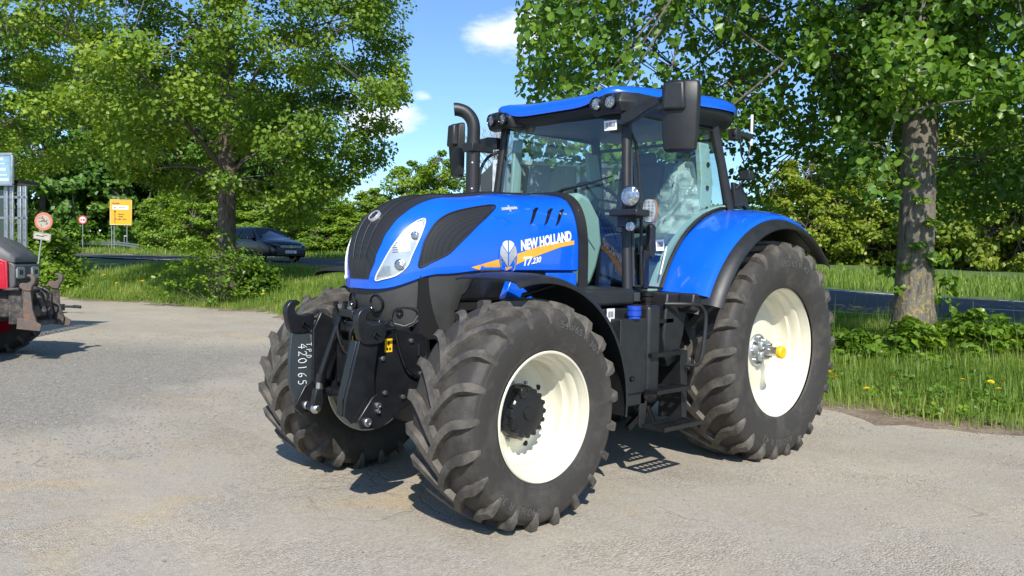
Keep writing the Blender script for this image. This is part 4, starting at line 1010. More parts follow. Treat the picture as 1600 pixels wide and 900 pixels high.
q = MB(); q.sphere((3.64, -.236, .625), .036, 10); q.tube([(3.64, -.28, .625), (3.64, -.195, .625)], .018, 10); q.build('ball_end', M['steel'], tl)
q = MB(); q.tube([tuple(Vector((3.53, -.35, .74))+Vector((.0, .02*math.cos(a), .022*math.sin(a)))) for a in [2*PI*k/16 for k in range(17)]], .004, 6, cap=False); q.tube([(3.53, -.33, .73), (3.58, -.28, .73), (3.62, -.26, .75)], .008, 6); q.build('linch_pin', M['steel'], tl)
q = MB(); q.tube([(3.66, -.44, .66), (3.66, .44, .66)], .02, 10) if False else q.tube([(3.50, -.36, .72), (3.50, .36, .72)], .035, 12); q.build('cross_tube', M['iron'], fl)
q = MB(); q.box((3.50, -.02, 1.28), (.10, .16, .05)); q.box((3.44, -.22, 1.24), (.10, .14, .12)); q.box((3.44, -.25, 1.10), (.08, .12, .10)); q.build('valve_block', M['black'], fl, .008)
for k, (yy, zz) in enumerate(((-.22, 1.32), (-.16, 1.31), (-.10, 1.33), (-.04, 1.30))):
    q = MB(); q.tube([(3.48, yy, zz-.06), (3.50, yy, zz)], .014, 8); q.tube([(3.50, yy, zz), (3.505, yy, zz+.025)], .019, 8); q.build('hydraulic_coupler', M['bolt'] if k % 2 else M['blackgloss'], fl)
hoses = [[(3.46, -.1, 1.3), (3.54, -.13, 1.2), (3.52, -.1, 1.05), (3.46, -.06, .95)], [(3.47, .05, 1.28), (3.53, .02, 1.15), (3.50, .0, 1.0), (3.44, .06, .9)], [(3.47, -.18, 1.25), (3.52, -.05, 1.22), (3.50, .1, 1.22), (3.45, .2, 1.16)], [(3.45, .12, 1.1), (3.53, .06, 1.02), (3.52, -.04, .96), (3.47, -.02, .86)]]
for h_ in hoses:
    q = MB(); q.tube(catmull(h_, 6), .011, 8); q.build('hose', M['blackgloss'], fl)
q = MB(); q.tube([tuple(Vector((3.50, .0, .93))+Vector((0, .075*math.cos(a), .07*math.sin(a)))) for a in [PI*.3+2*PI*.7*k/20 for k in range(21)]], .0075, 6); q.tube([(3.50, .02, 1.0), (3.50, .14, 1.01)], .022, 10); q.build('trailer_socket', M['cowl'], fl)
q = MB(); q.box((3.452, -.10, 1.06), (.006, .045, .12)); q.box((3.452, -.055, 1.04), (.006, .03, .05)); q.build('yellow_tag', M['yellow'], fl)
q = MB(); q.box((3.456, -.10, 1.07), (.004, .025, .02)); q.box((3.456, -.10, 1.035), (.004, .03, .012)); q.build('tag_print', M['dark'], fl)
q = MB(); q.lathe([(0, .04), (.10, .04), (.11, .05), (.13, .05), (.13, .03), (.10, .028), (.10, .001)], 18, 'X', (3.44, 0, .70)); q.build('power_shaft', M['steel'], fl)
# rear hitch, seen faintly below
q = MB(); q.box((-.55, 0, .75), (.5, .5, .5)); q.box((-.75, 0, .45), (.5, .10, .06)); q.tube([(-.5, .4, .55), (-1.1, .42, .5)], .03, 8); q.tube([(-.5, -.4, .55), (-1.1, -.42, .5)], .03, 8); q.tube([(-.45, .4, 1.2), (-.95, .42, .6)], .025, 8); q.tube([(-.45, -.4, 1.2), (-.95, -.42, .6)], .025, 8); q.build('rear_linkage', M['iron'], T, .01)

# ================================================================ TERRAIN, LOT, ROAD
def road_qt(s, d): return ((s-6.5)+(d-17)*1.1)/1.487, ((s-6.5)*1.1-(d-17))/1.487     # q across (0 = near kerb line), t along
def from_qt(q, t): # inverse
    return 6.5+(q+1.1*t)/1.487, 17+(1.1*q-t)/1.487
def lin(x, xs, ys):
    return float(np.interp(x, xs, ys))
QE_T = [-60, -30, -20.8, -16.6, -12.8, 2.9, 4.9, 15, 40]; QE = [-14, -9, -6.9, -5.6, -5.1, -7.3, -7.5, -8, -9]
def zr(t): return lin(t, [-70, -41, -24, -18, 0, 3.5, 20, 60], [1.22, 1.13, 1.12, 1.05, .61, .60, .6, .6])
def H(s, d):
    q, t = road_qt(s, d); qe = lin(t, QE_T, QE); z = zr(t)
    if q <= qe: return 0.
    if q < 0:
        u = (q-qe)/(-qe); h = 1-(1-u)**1.7
        return (z-.05)*h*min(1, u*6)**.5
    cf = lin(t, [-40, -18, 3, 20], [.03, .034, .024, .02])
    if q < 7: return z+cf*q-.05 if 0.3 < q < 6.7 else z+cf*q
    return z+cf*7+.02*min(q-7, 30)
M['soil'] = mat('bare_soil', (.16, .125, .085), .95, var=.35, vs=3, bump=.6, bs=18)
def lotmat():
    m = bpy.data.materials.new('gravel_and_worn_asphalt'); m.use_nodes = True; t = m.node_tree; b = t.nodes['Principled BSDF']; L_ = t.links.new
    tc = N(t, 'ShaderNodeTexCoord'); O = tc.outputs['Object']
    def noise(sc_, det=5, ro=.6, dist=0, vec=O):
        n = N(t, 'ShaderNodeTexNoise'); n.inputs['Scale'].default_value = sc_; n.inputs['Detail'].default_value = det; n.inputs['Roughness'].default_value = ro; n.inputs['Distortion'].default_value = dist; L_(vec, n.inputs['Vector']); return n.outputs[0]
    def rng_(v, a, b_, c=0, d_=1, smooth=True):
        r = N(t, 'ShaderNodeMapRange', interpolation_type='SMOOTHSTEP' if smooth else 'LINEAR'); r.inputs[1].default_value = a; r.inputs[2].default_value = b_; r.inputs[3].default_value = c; r.inputs[4].default_value = d_; L_(v, r.inputs[0]); return r.outputs[0]
    def mixc(f, a, b_):
        x = N(t, 'ShaderNodeMix', data_type='RGBA')
        if isinstance(f, float): x.inputs[0].default_value = f
        else: L_(f, x.inputs[0])
        for i, v in ((6, a), (7, b_)):
            if isinstance(v, tuple): x.inputs[i].default_value = (*v, 1)
            else: L_(v, x.inputs[i])
        return x.outputs[2]
    def math_(op, a, b_=None):
        x = N(t, 'ShaderNodeMath', operation=op)
        for i, v in ((0, a), (1, b_)):
            if v is None: continue
            if isinstance(v, (int, float)): x.inputs[i].default_value = v
            else: L_(v, x.inputs[i])
        return x.outputs[0]
    # stretched coordinates along the wheel tracks
    mp = N(t, 'ShaderNodeMapping'); mp.inputs['Rotation'].default_value = (0, 0, R(-38)); mp.inputs['Scale'].default_value = (1, .13, 1); L_(O, mp.inputs[0])
    big = rng_(noise(.35, 5, .6, .5), .35, .65); med = rng_(noise(1.3, 8, .70, .8, mp.outputs[0]), .40, .62)
    basec = mixc(big, (.340, .302, .240), (.440, .388, .305)); basec = mixc(med, basec, (.39, .352, .29))
    sand = rng_(noise(.55, 7, .62, 1.1), .55, .72); basec = mixc(math_('MULTIPLY', sand, .7), basec, (.46, .36, .225))
    rust = rng_(noise(1.1, 6, .6, .6), .71, .80); basec = mixc(math_('MULTIPLY', rust, .6), basec, (.27, .18, .11))
    # broken aggregate: small voronoi stones, light and dark
    v = N(t, 'ShaderNodeTexVoronoi'); v.inputs['Scale'].default_value = 70; L_(O, v.inputs['Vector'])
    vr = N(t, 'ShaderNodeSeparateColor'); L_(v.outputs['Color'], vr.inputs[0])
    st = rng_(vr.outputs[0], .0, 1., .72, 1.28, False)
    v2 = N(t, 'ShaderNodeTexVoronoi'); v2.inputs['Scale'].default_value = 190; L_(O, v2.inputs['Vector']); vr2 = N(t, 'ShaderNodeSeparateColor'); L_(v2.outputs['Color'], vr2.inputs[0])
    st2 = rng_(vr2.outputs[1], 0, 1, .80, 1.2, False)
    patch = rng_(noise(.8, 5, .6), .45, .60)     # where the surface is loose gravel
    # the loose gravel shoulder to the left
    sx = N(t, 'ShaderNodeSeparateXYZ'); L_(O, sx.inputs[0])
    ss = math_('ADD', math_('MULTIPLY', sx.outputs[0], RH[0]), math_('MULTIPLY', sx.outputs[1], RH[1])); ss = math_('SUBTRACT', ss, CAM[0]*RH[0]+CAM[1]*RH[1])
    dd = math_('ADD', math_('MULTIPLY', sx.outputs[0], FH[0]), math_('MULTIPLY', sx.outputs[1], FH[1])); dd = math_('SUBTRACT', dd, CAM[0]*FH[0]+CAM[1]*FH[1])
    ln = math_('ADD', math_('ADD', math_('MULTIPLY', ss, -1.0), math_('MULTIPLY', dd, .12)), math_('MULTIPLY', noise(.9, 5, .65), 2.4))
    grav = rng_(ln, 5.6, 6.9); gd = rng_(dd, 6.5, 7.6); gd2 = rng_(dd, 12.5, 15.5, 1, 0); grav = math_('MULTIPLY', grav, math_('MULTIPLY', gd, gd2)); ramt = math_('MAXIMUM', math_('MULTIPLY', patch, .45), grav)
    basec = mixc(math_('MULTIPLY', grav, .85), basec, (.33, .305, .262))
    mul = mixc(ramt, (1., 1., 1.), (1., 1., 1.))
    f1 = mixc(ramt, (1., 1., 1.), (0., 0., 0.))
    sval = math_('ADD', math_('MULTIPLY', math_('SUBTRACT', st, 1.0), math_('ADD', math_('MULTIPLY', ramt, 1.0), .35)), 1.0)
    sval = math_('MULTIPLY', sval, math_('ADD', math_('MULTIPLY', math_('SUBTRACT', st2, 1.), .8), 1.))
    vm = N(t, 'ShaderNodeVectorMath', operation='SCALE'); L_(basec, vm.inputs[0]); L_(sval, vm.inputs['Scale'])
    # hairline cracks and dark scuffs running along the tracks
    ck = N(t, 'ShaderNodeTexVoronoi', feature='DISTANCE_TO_EDGE'); ck.inputs['Scale'].default_value = .8
    dn = N(t, 'ShaderNodeTexNoise'); dn.inputs['Scale'].default_value = 2.2; dn.inputs['Detail'].default_value = 6; L_(O, dn.inputs['Vector'])
    dv = N(t, 'ShaderNodeVectorMath', operation='MULTIPLY_ADD'); L_(dn.outputs['Color'], dv.inputs[0]); dv.inputs[1].default_value = (.7, .7, .7); L_(mp.outputs[0], dv.inputs[2]); L_(dv.outputs[0], ck.inputs['Vector'])
    crk = rng_(ck.outputs['Distance'], 0.0, .012, 1, 0); crk = math_('MULTIPLY', crk, rng_(noise(.5, 4), .5, .62)); 
    scf = rng_(noise(3.5, 8, .7, .2, mp.outputs[0]), .58, .75); out = mixc(math_('MULTIPLY', scf, .22), vm.outputs[0], (.20, .19, .175)); out = mixc(math_('MULTIPLY', crk, .28), out, (.13, .11, .09))
    L_(out, b.inputs['Base Color']); b.inputs['Roughness'].default_value = .88; b.inputs['Specular IOR Level'].default_value = .25
    hs = math_('ADD', math_('MULTIPLY', v.outputs['Distance'], math_('ADD', math_('MULTIPLY', ramt, -1.8), -.25)), math_('MULTIPLY', v2.outputs['Distance'], -.30)); hs = math_('ADD', hs, math_('MULTIPLY', noise(9, 8, .7), .9)); hs = math_('SUBTRACT', hs, math_('MULTIPLY', crk, .6))
    bp = N(t, 'ShaderNodeBump'); bp.inputs['Strength'].default_value = .75; bp.inputs['Distance'].default_value = .012; L_(hs, bp.inputs['Height']); L_(bp.outputs[0], b.inputs['Normal'])
    return m
M['lot'] = lotmat()
# terrain sheet: fine near, coarse to the horizon
def grid_terrain(name, svals, dvals, hf, m, zoff=0.):
    vs = []
    for d in dvals:
        for s in svals: vs.append(E(s, d, hf(s, d)+zoff))
    a = len(svals); fs = [(j*a+i, j*a+i+1, (j+1)*a+i+1, (j+1)*a+i) for j in range(len(dvals)-1) for i in range(a-1)]
    mb = MB(); mb.add(vs, fs); return mb.build(name, m, fix=False, ang=80)
sv = [-900, -400, -200, -120, -90]+list(np.arange(-70, -30, 2.5))+list(np.arange(-30, 14, .5))+list(np.arange(14, 60, 2.5))+[70, 90, 140, 250, 500, 900]
dv_ = [-600, -200, -60, -20, -8]+list(np.arange(-4, 40, .5))+list(np.arange(40, 90, 2.5))+[100, 130, 180, 300, 600, 1500]
def grassmat():
    m = mat('grass_turf', (.085, .135, .028), .9, var=.35, vs=1.2, bump=.8, bs=30); return m
M['turf'] = grassmat()
def HT(s, d):
    q, t = road_qt(s, d); qe = lin(t, QE_T, QE)
    if q <= qe-.6: return -.03
    if q <= qe+.01: return -.03+.03*(q-qe+.6)/.6
    return H(s, d)
gt = grid_terrain('ground', sv, dv_, HT, M['turf']); gt['kind'] = 'structure'
# lot sheet, one ring that follows the ragged verge edge
def edge_noise(t): return .16*math.sin(t*1.3)+.09*math.sin(t*3.7+1)+.05*math.sin(t*9.1+2)
def lot_sheet(name, q_in, m, zo, tt):
    mb = MB(); vs = []; 
    for t in tt:
        qe = lin(t, QE_T, QE)+edge_noise(t)+q_in
        s1, d1 = from_qt(qe, t); vs.append(E(s1, d1, H(s1, d1)+zo))
        for k in range(1, 4):
            s2, d2 = from_qt(qe-k*.25, t); vs.append(E(s2, d2, H(s2, d2)+zo))
        s3, d3 = from_qt(-60, t); vs.append(E(s3, d3, zo))
    n = 5; mb.add(vs, [(i*n+k, i*n+k+1, (i+1)*n+k+1, (i+1)*n+k) for i in range(len(tt)-1) for k in range(n-1)]); o = mb.build(name, m, fix=True, ang=80)
    return o
tt = list(np.arange(-60, 45, .2))
lot = lot_sheet('lot', .0, M['lot'], .008, tt); lot['kind'] = 'structure'
# band of bare earth between lot and grass
def soilmat():
    m = bpy.data.materials.new('earth_with_grit'); m.use_nodes = True; t = m.node_tree; b = t.nodes['Principled BSDF']
    tc = N(t, 'ShaderNodeTexCoord'); n = N(t, 'ShaderNodeTexNoise'); n.inputs['Scale'].default_value = 2.5; n.inputs['Detail'].default_value = 9; n.inputs['Roughness'].default_value = .7; t.links.new(tc.outputs['Object'], n.inputs['Vector'])
    cr = N(t, 'ShaderNodeValToRGB'); e = cr.color_ramp.elements; e[0].position = .32; e[0].color = (.12, .085, .055, 1); e[1].position = .7; e[1].color = (.33, .26, .19, 1); x = e.new(.5); x.color = (.22, .165, .115, 1)
    t.links.new(n.outputs[0], cr.inputs[0]); t.links.new(cr.outputs[0], b.inputs['Base Color']); b.inputs['Roughness'].default_value = .95
    n2 = N(t, 'ShaderNodeTexNoise'); n2.inputs['Scale'].default_value = 30; n2.inputs['Detail'].default_value = 6; t.links.new(tc.outputs['Object'], n2.inputs['Vector'])
    bp = N(t, 'ShaderNodeBump'); bp.inputs['Distance'].default_value = .03; bp.inputs['Strength'].default_value = .9; t.links.new(n2.outputs[0], bp.inputs['Height']); t.links.new(bp.outputs[0], b.inputs['Normal'])
    return m
M['soil'] = soilmat()
mb = MB(); vs = []
for t in tt:
    qe = lin(t, QE_T, QE)+edge_noise(t)
    w0 = .42+.24*math.sin(t*2.1)+.14*math.sin(t*5.3+.6)+.08*math.sin(t*13.7); w1 = .55+.15*math.sin(t*1.7+1)
    for k in range(6):
        q = qe-w0+(w0+w1)*k/5; s1, d1 = from_qt(q, t); vs.append(E(s1, d1, H(s1, d1)+.012+(.003 if 0 < k < 5 else -.012)))
mb.add(vs, [(i*6+k, i*6+k+1, (i+1)*6+k+1, (i+1)*6+k) for i in range(len(tt)-1) for k in range(5)])
so = mb.build('earth_strip', M['soil'], fix=True, ang=80); so['kind'] = 'structure'
# road with edge lines and centre line
M['asphalt'] = mat('road_asphalt', (.105, .102, .098), .95, spec=.15, var=.14, vs=3, bump=.3, bs=90)
M['paint'] = mat('road_paint', (.68, .68, .66), .7, var=.1, vs=12)
def strip(name, q0, q1, t0, t1, m, zo, dash=None, step=1.):
    mb = MB(); t = t0
    segs = []
    if dash:
        while t < t1: segs.append((t, t+dash[0])); t += dash[1]
    else: segs = [(t0, t1)]
    for a, b_ in segs:
        n = max(1, int((b_-a)/step)); vs = []; nq = 8 if (q1-q0) > 3 else 1
        for i in range(n+1):
            tx = a+(b_-a)*i/n
            for j in range(nq+1):
                q = q0+(q1-q0)*j/nq; s1, d1 = from_qt(q, tx); cf = lin(tx, [-40, -18, 3, 20], [.03, .034, .024, .02]); vs.append(E(s1, d1, zr(tx)+cf*q+zo))
        mb.add(vs, [(i*(nq+1)+j, i*(nq+1)+j+1, (i+1)*(nq+1)+j+1, (i+1)*(nq+1)+j) for i in range(n) for j in range(nq)])
    o = mb.build(name, m, fix=False, ang=80); o['kind'] = 'structure'; return o
strip('road', -.05, 7.05, -120, 70, M['asphalt'], .02)
strip('road_edge_line', .25, .42, -120, 70, M['paint'], .026)
strip('road_edge_line', 6.58, 6.75, -120, 70, M['paint'], .026)
strip('road_centre_line', 3.43, 3.57, -118, 70, M['paint'], .026, dash=(4, 12))

# ---------------- loose stones on the lot
def scatter_stones():
    pts = []
    r_ = random.Random(5)
    for k in range(8200):
        if k < 3000: s, d = r_.uniform(-9, -2.6), r_.uniform(6.2, 16)
        elif k >= 5200: s, d = r_.uniform(-6.5, -2.9), min(11, 6.4+abs(r_.gauss(0, 2)))
        elif k < 4300:
            t = r_.uniform(-22, 8); qe = lin(t, QE_T, QE)-abs(r_.gauss(0, .5)); s, d = from_qt(qe, t)
        else: s, d = r_.uniform(-4, 5), r_.uniform(2.6, 9)
        sz = r_.uniform(.004, .011)*(1.5 if r_.random() < .12 else 1)*(1.25 if k < 4300 else .75)
        pts.append((s, d, sz))
    V = []; F = []
    base = [(1, 0, 0), (-1, 0, 0), (0, 1, 0), (0, -1, 0), (0, 0, 1), (0, 0, -1)]
    bf = [(0, 2, 4), (2, 1, 4), (1, 3, 4), (3, 0, 4), (2, 0, 5), (1, 2, 5), (3, 1, 5), (0, 3, 5)]
    for s, d, sz in pts:
        x, y, z = E(s, d, H(s, d)+.012); a = r_.uniform(0, 6.28); k = len(V); f = (r_.uniform(.7, 1.5), r_.uniform(.7, 1.3), r_.uniform(.4, .8))
        for v in base:
            px, py, pz = v[0]*f[0]*sz, v[1]*f[1]*sz, v[2]*f[2]*sz
            px += r_.uniform(-.25, .25)*sz; V.append((x+px*math.cos(a)-py*math.sin(a), y+px*math.sin(a)+py*math.cos(a), z+pz))
        F += [tuple(i+k for i in q) for q in bf]
    mb = MB(); mb.v = V; mb.f = F; mb.m = [0]*len(F)
    o = mb.build('loose_gravel', mat('grey_stone', (.27, .255, .235), .85, var=.5, vs=9), fix=False, ang=20); tag(o, 'loose grey stones scattered over the lot', 'gravel', kind='stuff')
scatter_stones()

# ================================================================ VEGETATION
def fast_mesh(name, V, Fsize, Fidx, m, attr=None, parent=None, smooth=False):
    me = bpy.data.meshes.new(name); nv = len(V); nl = len(Fidx); nf = len(Fsize)
    me.vertices.add(nv); me.vertices.foreach_set('co', np.ascontiguousarray(V, np.float32).ravel())
    me.loops.add(nl); me.loops.foreach_set('vertex_index', np.ascontiguousarray(Fidx, np.int32))
    me.polygons.add(nf); st = np.concatenate([[0], np.cumsum(Fsize)[:-1]]).astype(np.int32)
    me.polygons.foreach_set('loop_start', st)
    if attr is not None:
        a = me.attributes.new('tint', 'FLOAT', 'POINT'); a.data.foreach_set('value', np.ascontiguousarray(attr, np.float32))
    me.update(calc_edges=True); me.materials.append(m)
    if smooth: me.polygons.foreach_set('use_smooth', [True]*nf)
    o = bpy.data.objects.new(name, me); link(o, parent); return o
def leafmat(name, dark, light, yel, trans=.35, rough=.45):
    m = bpy.data.materials.new(name); m.use_nodes = True; t = m.node_tree; b = t.nodes['Principled BSDF']; o = t.nodes['Material Output']
    at = N(t, 'ShaderNodeAttribute', attribute_name='tint')
    cr = N(t, 'ShaderNodeValToRGB'); e = cr.color_ramp.elements; e[0].position = 0; e[0].color = (*dark, 1); e[1].position = 1; e[1].color = (*yel, 1); x = e.new(.6); x.color = (*light, 1)
    t.links.new(at.outputs['Fac'], cr.inputs[0]); t.links.new(cr.outputs[0], b.inputs['Base Color']); b.inputs['Roughness'].default_value = rough; b.inputs['Specular IOR Level'].default_value = .4
    tr = N(t, 'ShaderNodeBsdfTranslucent'); hs = N(t, 'ShaderNodeMix', data_type='RGBA', blend_type='MULTIPLY'); hs.inputs[0].default_value = 1; t.links.new(cr.outputs[0], hs.inputs[6]); hs.inputs[7].default_value = (1.5, 1.45, .7, 1); t.links.new(hs.outputs[2], tr.inputs[0])
    mx = N(t, 'ShaderNodeMixShader'); mx.inputs[0].default_value = trans; t.links.new(b.outputs[0], mx.inputs[1]); t.links.new(tr.outputs[0], mx.inputs[2]); t.links.new(mx.outputs[0], o.inputs[0])
    return m
M['maple'] = leafmat('maple_leaf', (.085, .165, .018), (.175, .285, .028), (.33, .42, .045), .42)
M['linden'] = leafmat('linden_leaf', (.055, .130, .018), (.120, .240, .026), (.24, .36, .04), .42, .38)
M['hedge'] = leafmat('hedge_leaf', (.11, .20, .022), (.21, .34, .034), (.36, .44, .06), .38)
M['olive'] = leafmat('olive_leaf', (.12, .18, .02), (.24, .31, .03), (.38, .40, .05), .38)
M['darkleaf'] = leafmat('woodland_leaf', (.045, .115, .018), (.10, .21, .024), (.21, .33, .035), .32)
M['shrub'] = leafmat('shrub_leaf', (.08, .16, .02), (.16, .28, .03), (.29, .39, .045), .4, .35)
M['grass'] = leafmat('grass_blade', (.105, .19, .024), (.20, .30, .042), (.38, .41, .11), .4, .5)
def leaves(name, C_, Nrm, size, m, parent=None, aspect=.78, tint=None, lobes=False):
    n = len(C_); Nn = Nrm/np.linalg.norm(Nrm, axis=1, keepdims=True)
    a = rng.normal(size=(n, 3)); a[:, 2] -= .7; U = a-(a*Nn).sum(1, keepdims=True)*Nn; U /= np.linalg.norm(U, axis=1, keepdims=True)+1e-9; W = np.cross(Nn, U)
    sz = size[:, None]
    fold = rng.uniform(.05, .28, (n, 1))
    if lobes:   # rounded heart-like outline, folded along the midrib
        pts = [(-.45, 0, 0), (-.38, .38, 1), (.10, .46, 1), (.58, 0, -.3), (.10, -.46, 1), (-.38, -.38, 1)]
        V = np.stack([C_+U*p*sz+W*q*aspect*1.05*sz+Nn*f*fold*sz*.6 for p, q, f in pts], 1).reshape(-1, 3)
        k = np.arange(n)[:, None]*6; F = np.concatenate([k+0, k+1, k+2, k+3, k+0, k+3, k+4, k+5], 1).ravel(); Fs = np.full(2*n, 4); per = 6
    else:
        pts = [(-.5, 0, 0), (.0, .5, 1), (.5, 0, -.2), (.0, -.5, 1)]
        V = np.stack([C_+U*p*sz+W*q*aspect*sz+Nn*f*fold*sz*.6 for p, q, f in pts], 1).reshape(-1, 3)
        k = np.arange(n)[:, None]*4; F = np.concatenate([k+0, k+1, k+2, k+0, k+2, k+3], 1).ravel(); Fs = np.full(2*n, 3); per = 4
    if tint is None: tint = np.clip(rng.normal(.5, .22, n), 0, 1)
    return fast_mesh(name, V, Fs, F, m, np.repeat(tint, per), parent)
def clusters_to_leaves(cc, rad, per, size, flat=.55, up=.9, out=.5, centre=None, hang=.0):
    n = len(cc); idx = np.repeat(np.arange(n), per); k = len(idx)
    off = rng.normal(size=(k, 3)); off /= np.linalg.norm(off, axis=1, keepdims=True)+1e-9; off *= (rng.uniform(0, 1, (k, 1))**.45)
    off[:, 2] *= flat; P_ = cc[idx]+off*rad[idx][:, None]
    nr = rng.normal(size=(k, 3))*.75; nr[:, 2] += up
    if centre is not None:
        o = P_-centre; o /= np.linalg.norm(o, axis=1, keepdims=True)+1e-9; nr += o*out
    nr += off*.6; nr += np.array([S.x, S.y, S.z])*.45
    ct = rng.normal(.5, .16, n)[idx]+rng.normal(0, .15, k)
    return P_, nr, rng.uniform(.7, 1.25, k)*size, np.clip(ct, 0, 1)
def barkmat(name, c, lichen=None):
    m = bpy.data.materials.new(name); m.use_nodes = True; t = m.node_tree; b = t.nodes['Principled BSDF']; L_ = t.links.new
    tc = N(t, 'ShaderNodeTexCoord'); mp = N(t, 'ShaderNodeMapping'); mp.inputs['Scale'].default_value = (9, 9, 1.6); L_(tc.outputs['Object'], mp.inputs[0])
    n = N(t, 'ShaderNodeTexNoise'); n.inputs['Scale'].default_value = 2.2; n.inputs['Detail'].default_value = 8; n.inputs['Roughness'].default_value = .7; n.inputs['Distortion'].default_value = .6; L_(mp.outputs[0], n.inputs['Vector'])
    cr = N(t, 'ShaderNodeValToRGB'); e = cr.color_ramp.elements; e[0].position = .36; e[0].color = (*[x*.30 for x in c], 1); e[1].position = .66; e[1].color = (*[x*1.25 for x in c], 1); x = e.new(.48); x.color = (*c, 1); L_(n.outputs[0], cr.inputs[0])
    last = cr.outputs[0]
    if lichen:
        n2 = N(t, 'ShaderNodeTexNoise'); n2.inputs['Scale'].default_value = 17; n2.inputs['Detail'].default_value = 9; n2.inputs['Roughness'].default_value = .7; L_(tc.outputs['Object'], n2.inputs['Vector'])
        mr = N(t, 'ShaderNodeMapRange', interpolation_type='SMOOTHSTEP'); mr.inputs[1].default_value = .50; mr.inputs[2].default_value = .62; L_(n2.outputs[0], mr.inputs[0])
        sx = N(t, 'ShaderNodeSeparateXYZ'); L_(tc.outputs['Object'], sx.inputs[0]); mh = N(t, 'ShaderNodeMapRange'); mh.inputs[1].default_value = 2.1; mh.inputs[2].default_value = .8; mh.inputs[3].default_value = .12; mh.inputs[4].default_value = .85; L_(sx.outputs[2], mh.inputs[0])
        mu = N(t, 'ShaderNodeMath', operation='MULTIPLY'); L_(mr.outputs[0], mu.inputs[0]); L_(mh.outputs[0], mu.inputs[1])
        mx = N(t, 'ShaderNodeMix', data_type='RGBA'); L_(mu.outputs[0], mx.inputs[0]); L_(last, mx.inputs[6]); mx.inputs[7].default_value = (*lichen, 1); last = mx.outputs[2]
    L_(last, b.inputs['Base Color']); b.inputs['Roughness'].default_value = .92
    bp = N(t, 'ShaderNodeBump'); bp.inputs['Strength'].default_value = 1.; bp.inputs['Distance'].default_value = .04; L_(n.outputs[0], bp.inputs['Height']); L_(bp.outputs[0], b.inputs['Normal'])
    return m
M['bark'] = barkmat('linden_bark', (.155, .138, .115), (.40, .31, .07)); M['bark2'] = barkmat('maple_bark', (.125, .105, .085)); M['twig'] = mat('pale_twigs', (.30, .25, .20), .9)
def limb_tree(root, base, trunk_pts, trunk_r, clusters, nprim, m, twig_r=.012, seed=1, limbf=.30, zmin=1.8):
    """trunk with flared foot, primary limbs to farthest-point samples of the clusters, twigs to every cluster"""
    rl = random.Random(seed)
    mb = MB(); tp = catmull(trunk_pts, 6); n = len(tp); rs = []
    for i in range(n):
        u = i/(n-1); rs.append(np.interp(u, np.linspace(0, 1, len(trunk_r)), trunk_r))
    # organic trunk: noisy radius per angle
    NS = 26; vs = []
    for i, p in enumerate(tp):
        for k in range(NS):
            a = 2*PI*k/NS; lob = 1+.05*math.sin(3*a+1.3+i*.05)+.035*math.sin(7*a+i*.3)+rl.uniform(-.02, .02); 
            if i < 6: lob += (6-i)/6*.12*max(0, math.sin(4*a+.5))
            vs.append((p.x+rs[i]*lob*math.cos(a), p.y+rs[i]*lob*math.sin(a), p.z))
    mb.add(vs, [(i*NS+k, i*NS+(k+1) % NS, (i+1)*NS+(k+1) % NS, (i+1)*NS+k) for i in range(n-1) for k in range(NS)])
    P_ = [Vector(c) for c in clusters]
    prim = [P_[0]]
    cand = P_[:]
    dists = [ (p-prim[0]).length for p in cand]
    while len(prim) < nprim:
        j = max(range(len(cand)), key=lambda i: dists[i]); prim.append(cand[j])
        for i, p in enumerate(cand): dists[i] = min(dists[i], (p-prim[-1]).length)
    limbs = []
    for p in prim:
        zt = p.z; hz = max(base.z+zmin, min(tp[-1].z-.1, p.z-(Vector((p.x, p.y, 0))-Vector((tp[n//2].x, tp[n//2].y, 0))).length*.55))
        st_ = min(range(n), key=lambda i: abs(tp[i].z-hz)); a = tp[st_]; mid = a.lerp(p, .5)+Vector((rl.uniform(-.6, .6), rl.uniform(-.6, .6), rl.uniform(.0, .9)))
        cv = catmull([a, a.lerp(mid, .5)+Vector((0, 0, .15)), mid, p], 5); r0 = rs[st_]*limbf
        rr_ = [max(twig_r, r0*(1-i/(len(cv)-1))**.8+twig_r) for i in range(len(cv))]
        mb.tube(cv, rr_, 7, cap=False); limbs += [(q, rr_[i]) for i, q in enumerate(cv) if i > 4]
    for p in P_:
        q, r0 = min(limbs, key=lambda t: (t[0]-p).length_squared)
        if (q-p).length < .1: continue
        mid = q.lerp(p, .5)+Vector((rl.uniform(-.15, .15), rl.uniform(-.15, .15), rl.uniform(.0, .25)))
        mb.tube([q, mid, p], [min(r0*.7, twig_r*2.2), twig_r*1.2, twig_r*.5], 5, cap=False)
    return mb.build('trunk', m, root, fix=False, ang=60)
def crown_clusters(n, ctr, zr_, rr_, shell=.62, minsep=.0, keep=None, squash=1.):
    """clusters inside a solid of revolution: radius rr_ given at heights zr_"""
    out = []
    r_ = random.Random(n+int(ctr[0]*10))
    area = [max(.05, np.interp(z, zr_, rr_)) for z in np.linspace(zr_[0], zr_[-1], 60)]
    while len(out) < n:
        z = r_.uniform(zr_[0], zr_[-1]); R_ = np.interp(z, zr_, rr_)
        if r_.random() > R_/max(rr_): continue
        a = r_.uniform(0, 2*PI); lump = 1+.12*math.sin(a*3+z*1.1)+.08*math.sin(a*5-z*1.7+1)
        q = r_.random()**.5 if r_.random() > shell else r_.uniform(.78, 1.02)
        p = Vector((ctr[0]+R_*lump*q*math.cos(a), ctr[1]+R_*lump*q*math.sin(a)*squash, z))
        if keep and not keep(p): continue
        out.append(p)
    return out
def sd_of(p): x, y = p[0]-CAM[0], p[1]-CAM[1]; return x*RH[0]+y*RH[1], x*FH[0]+y*FH[1]

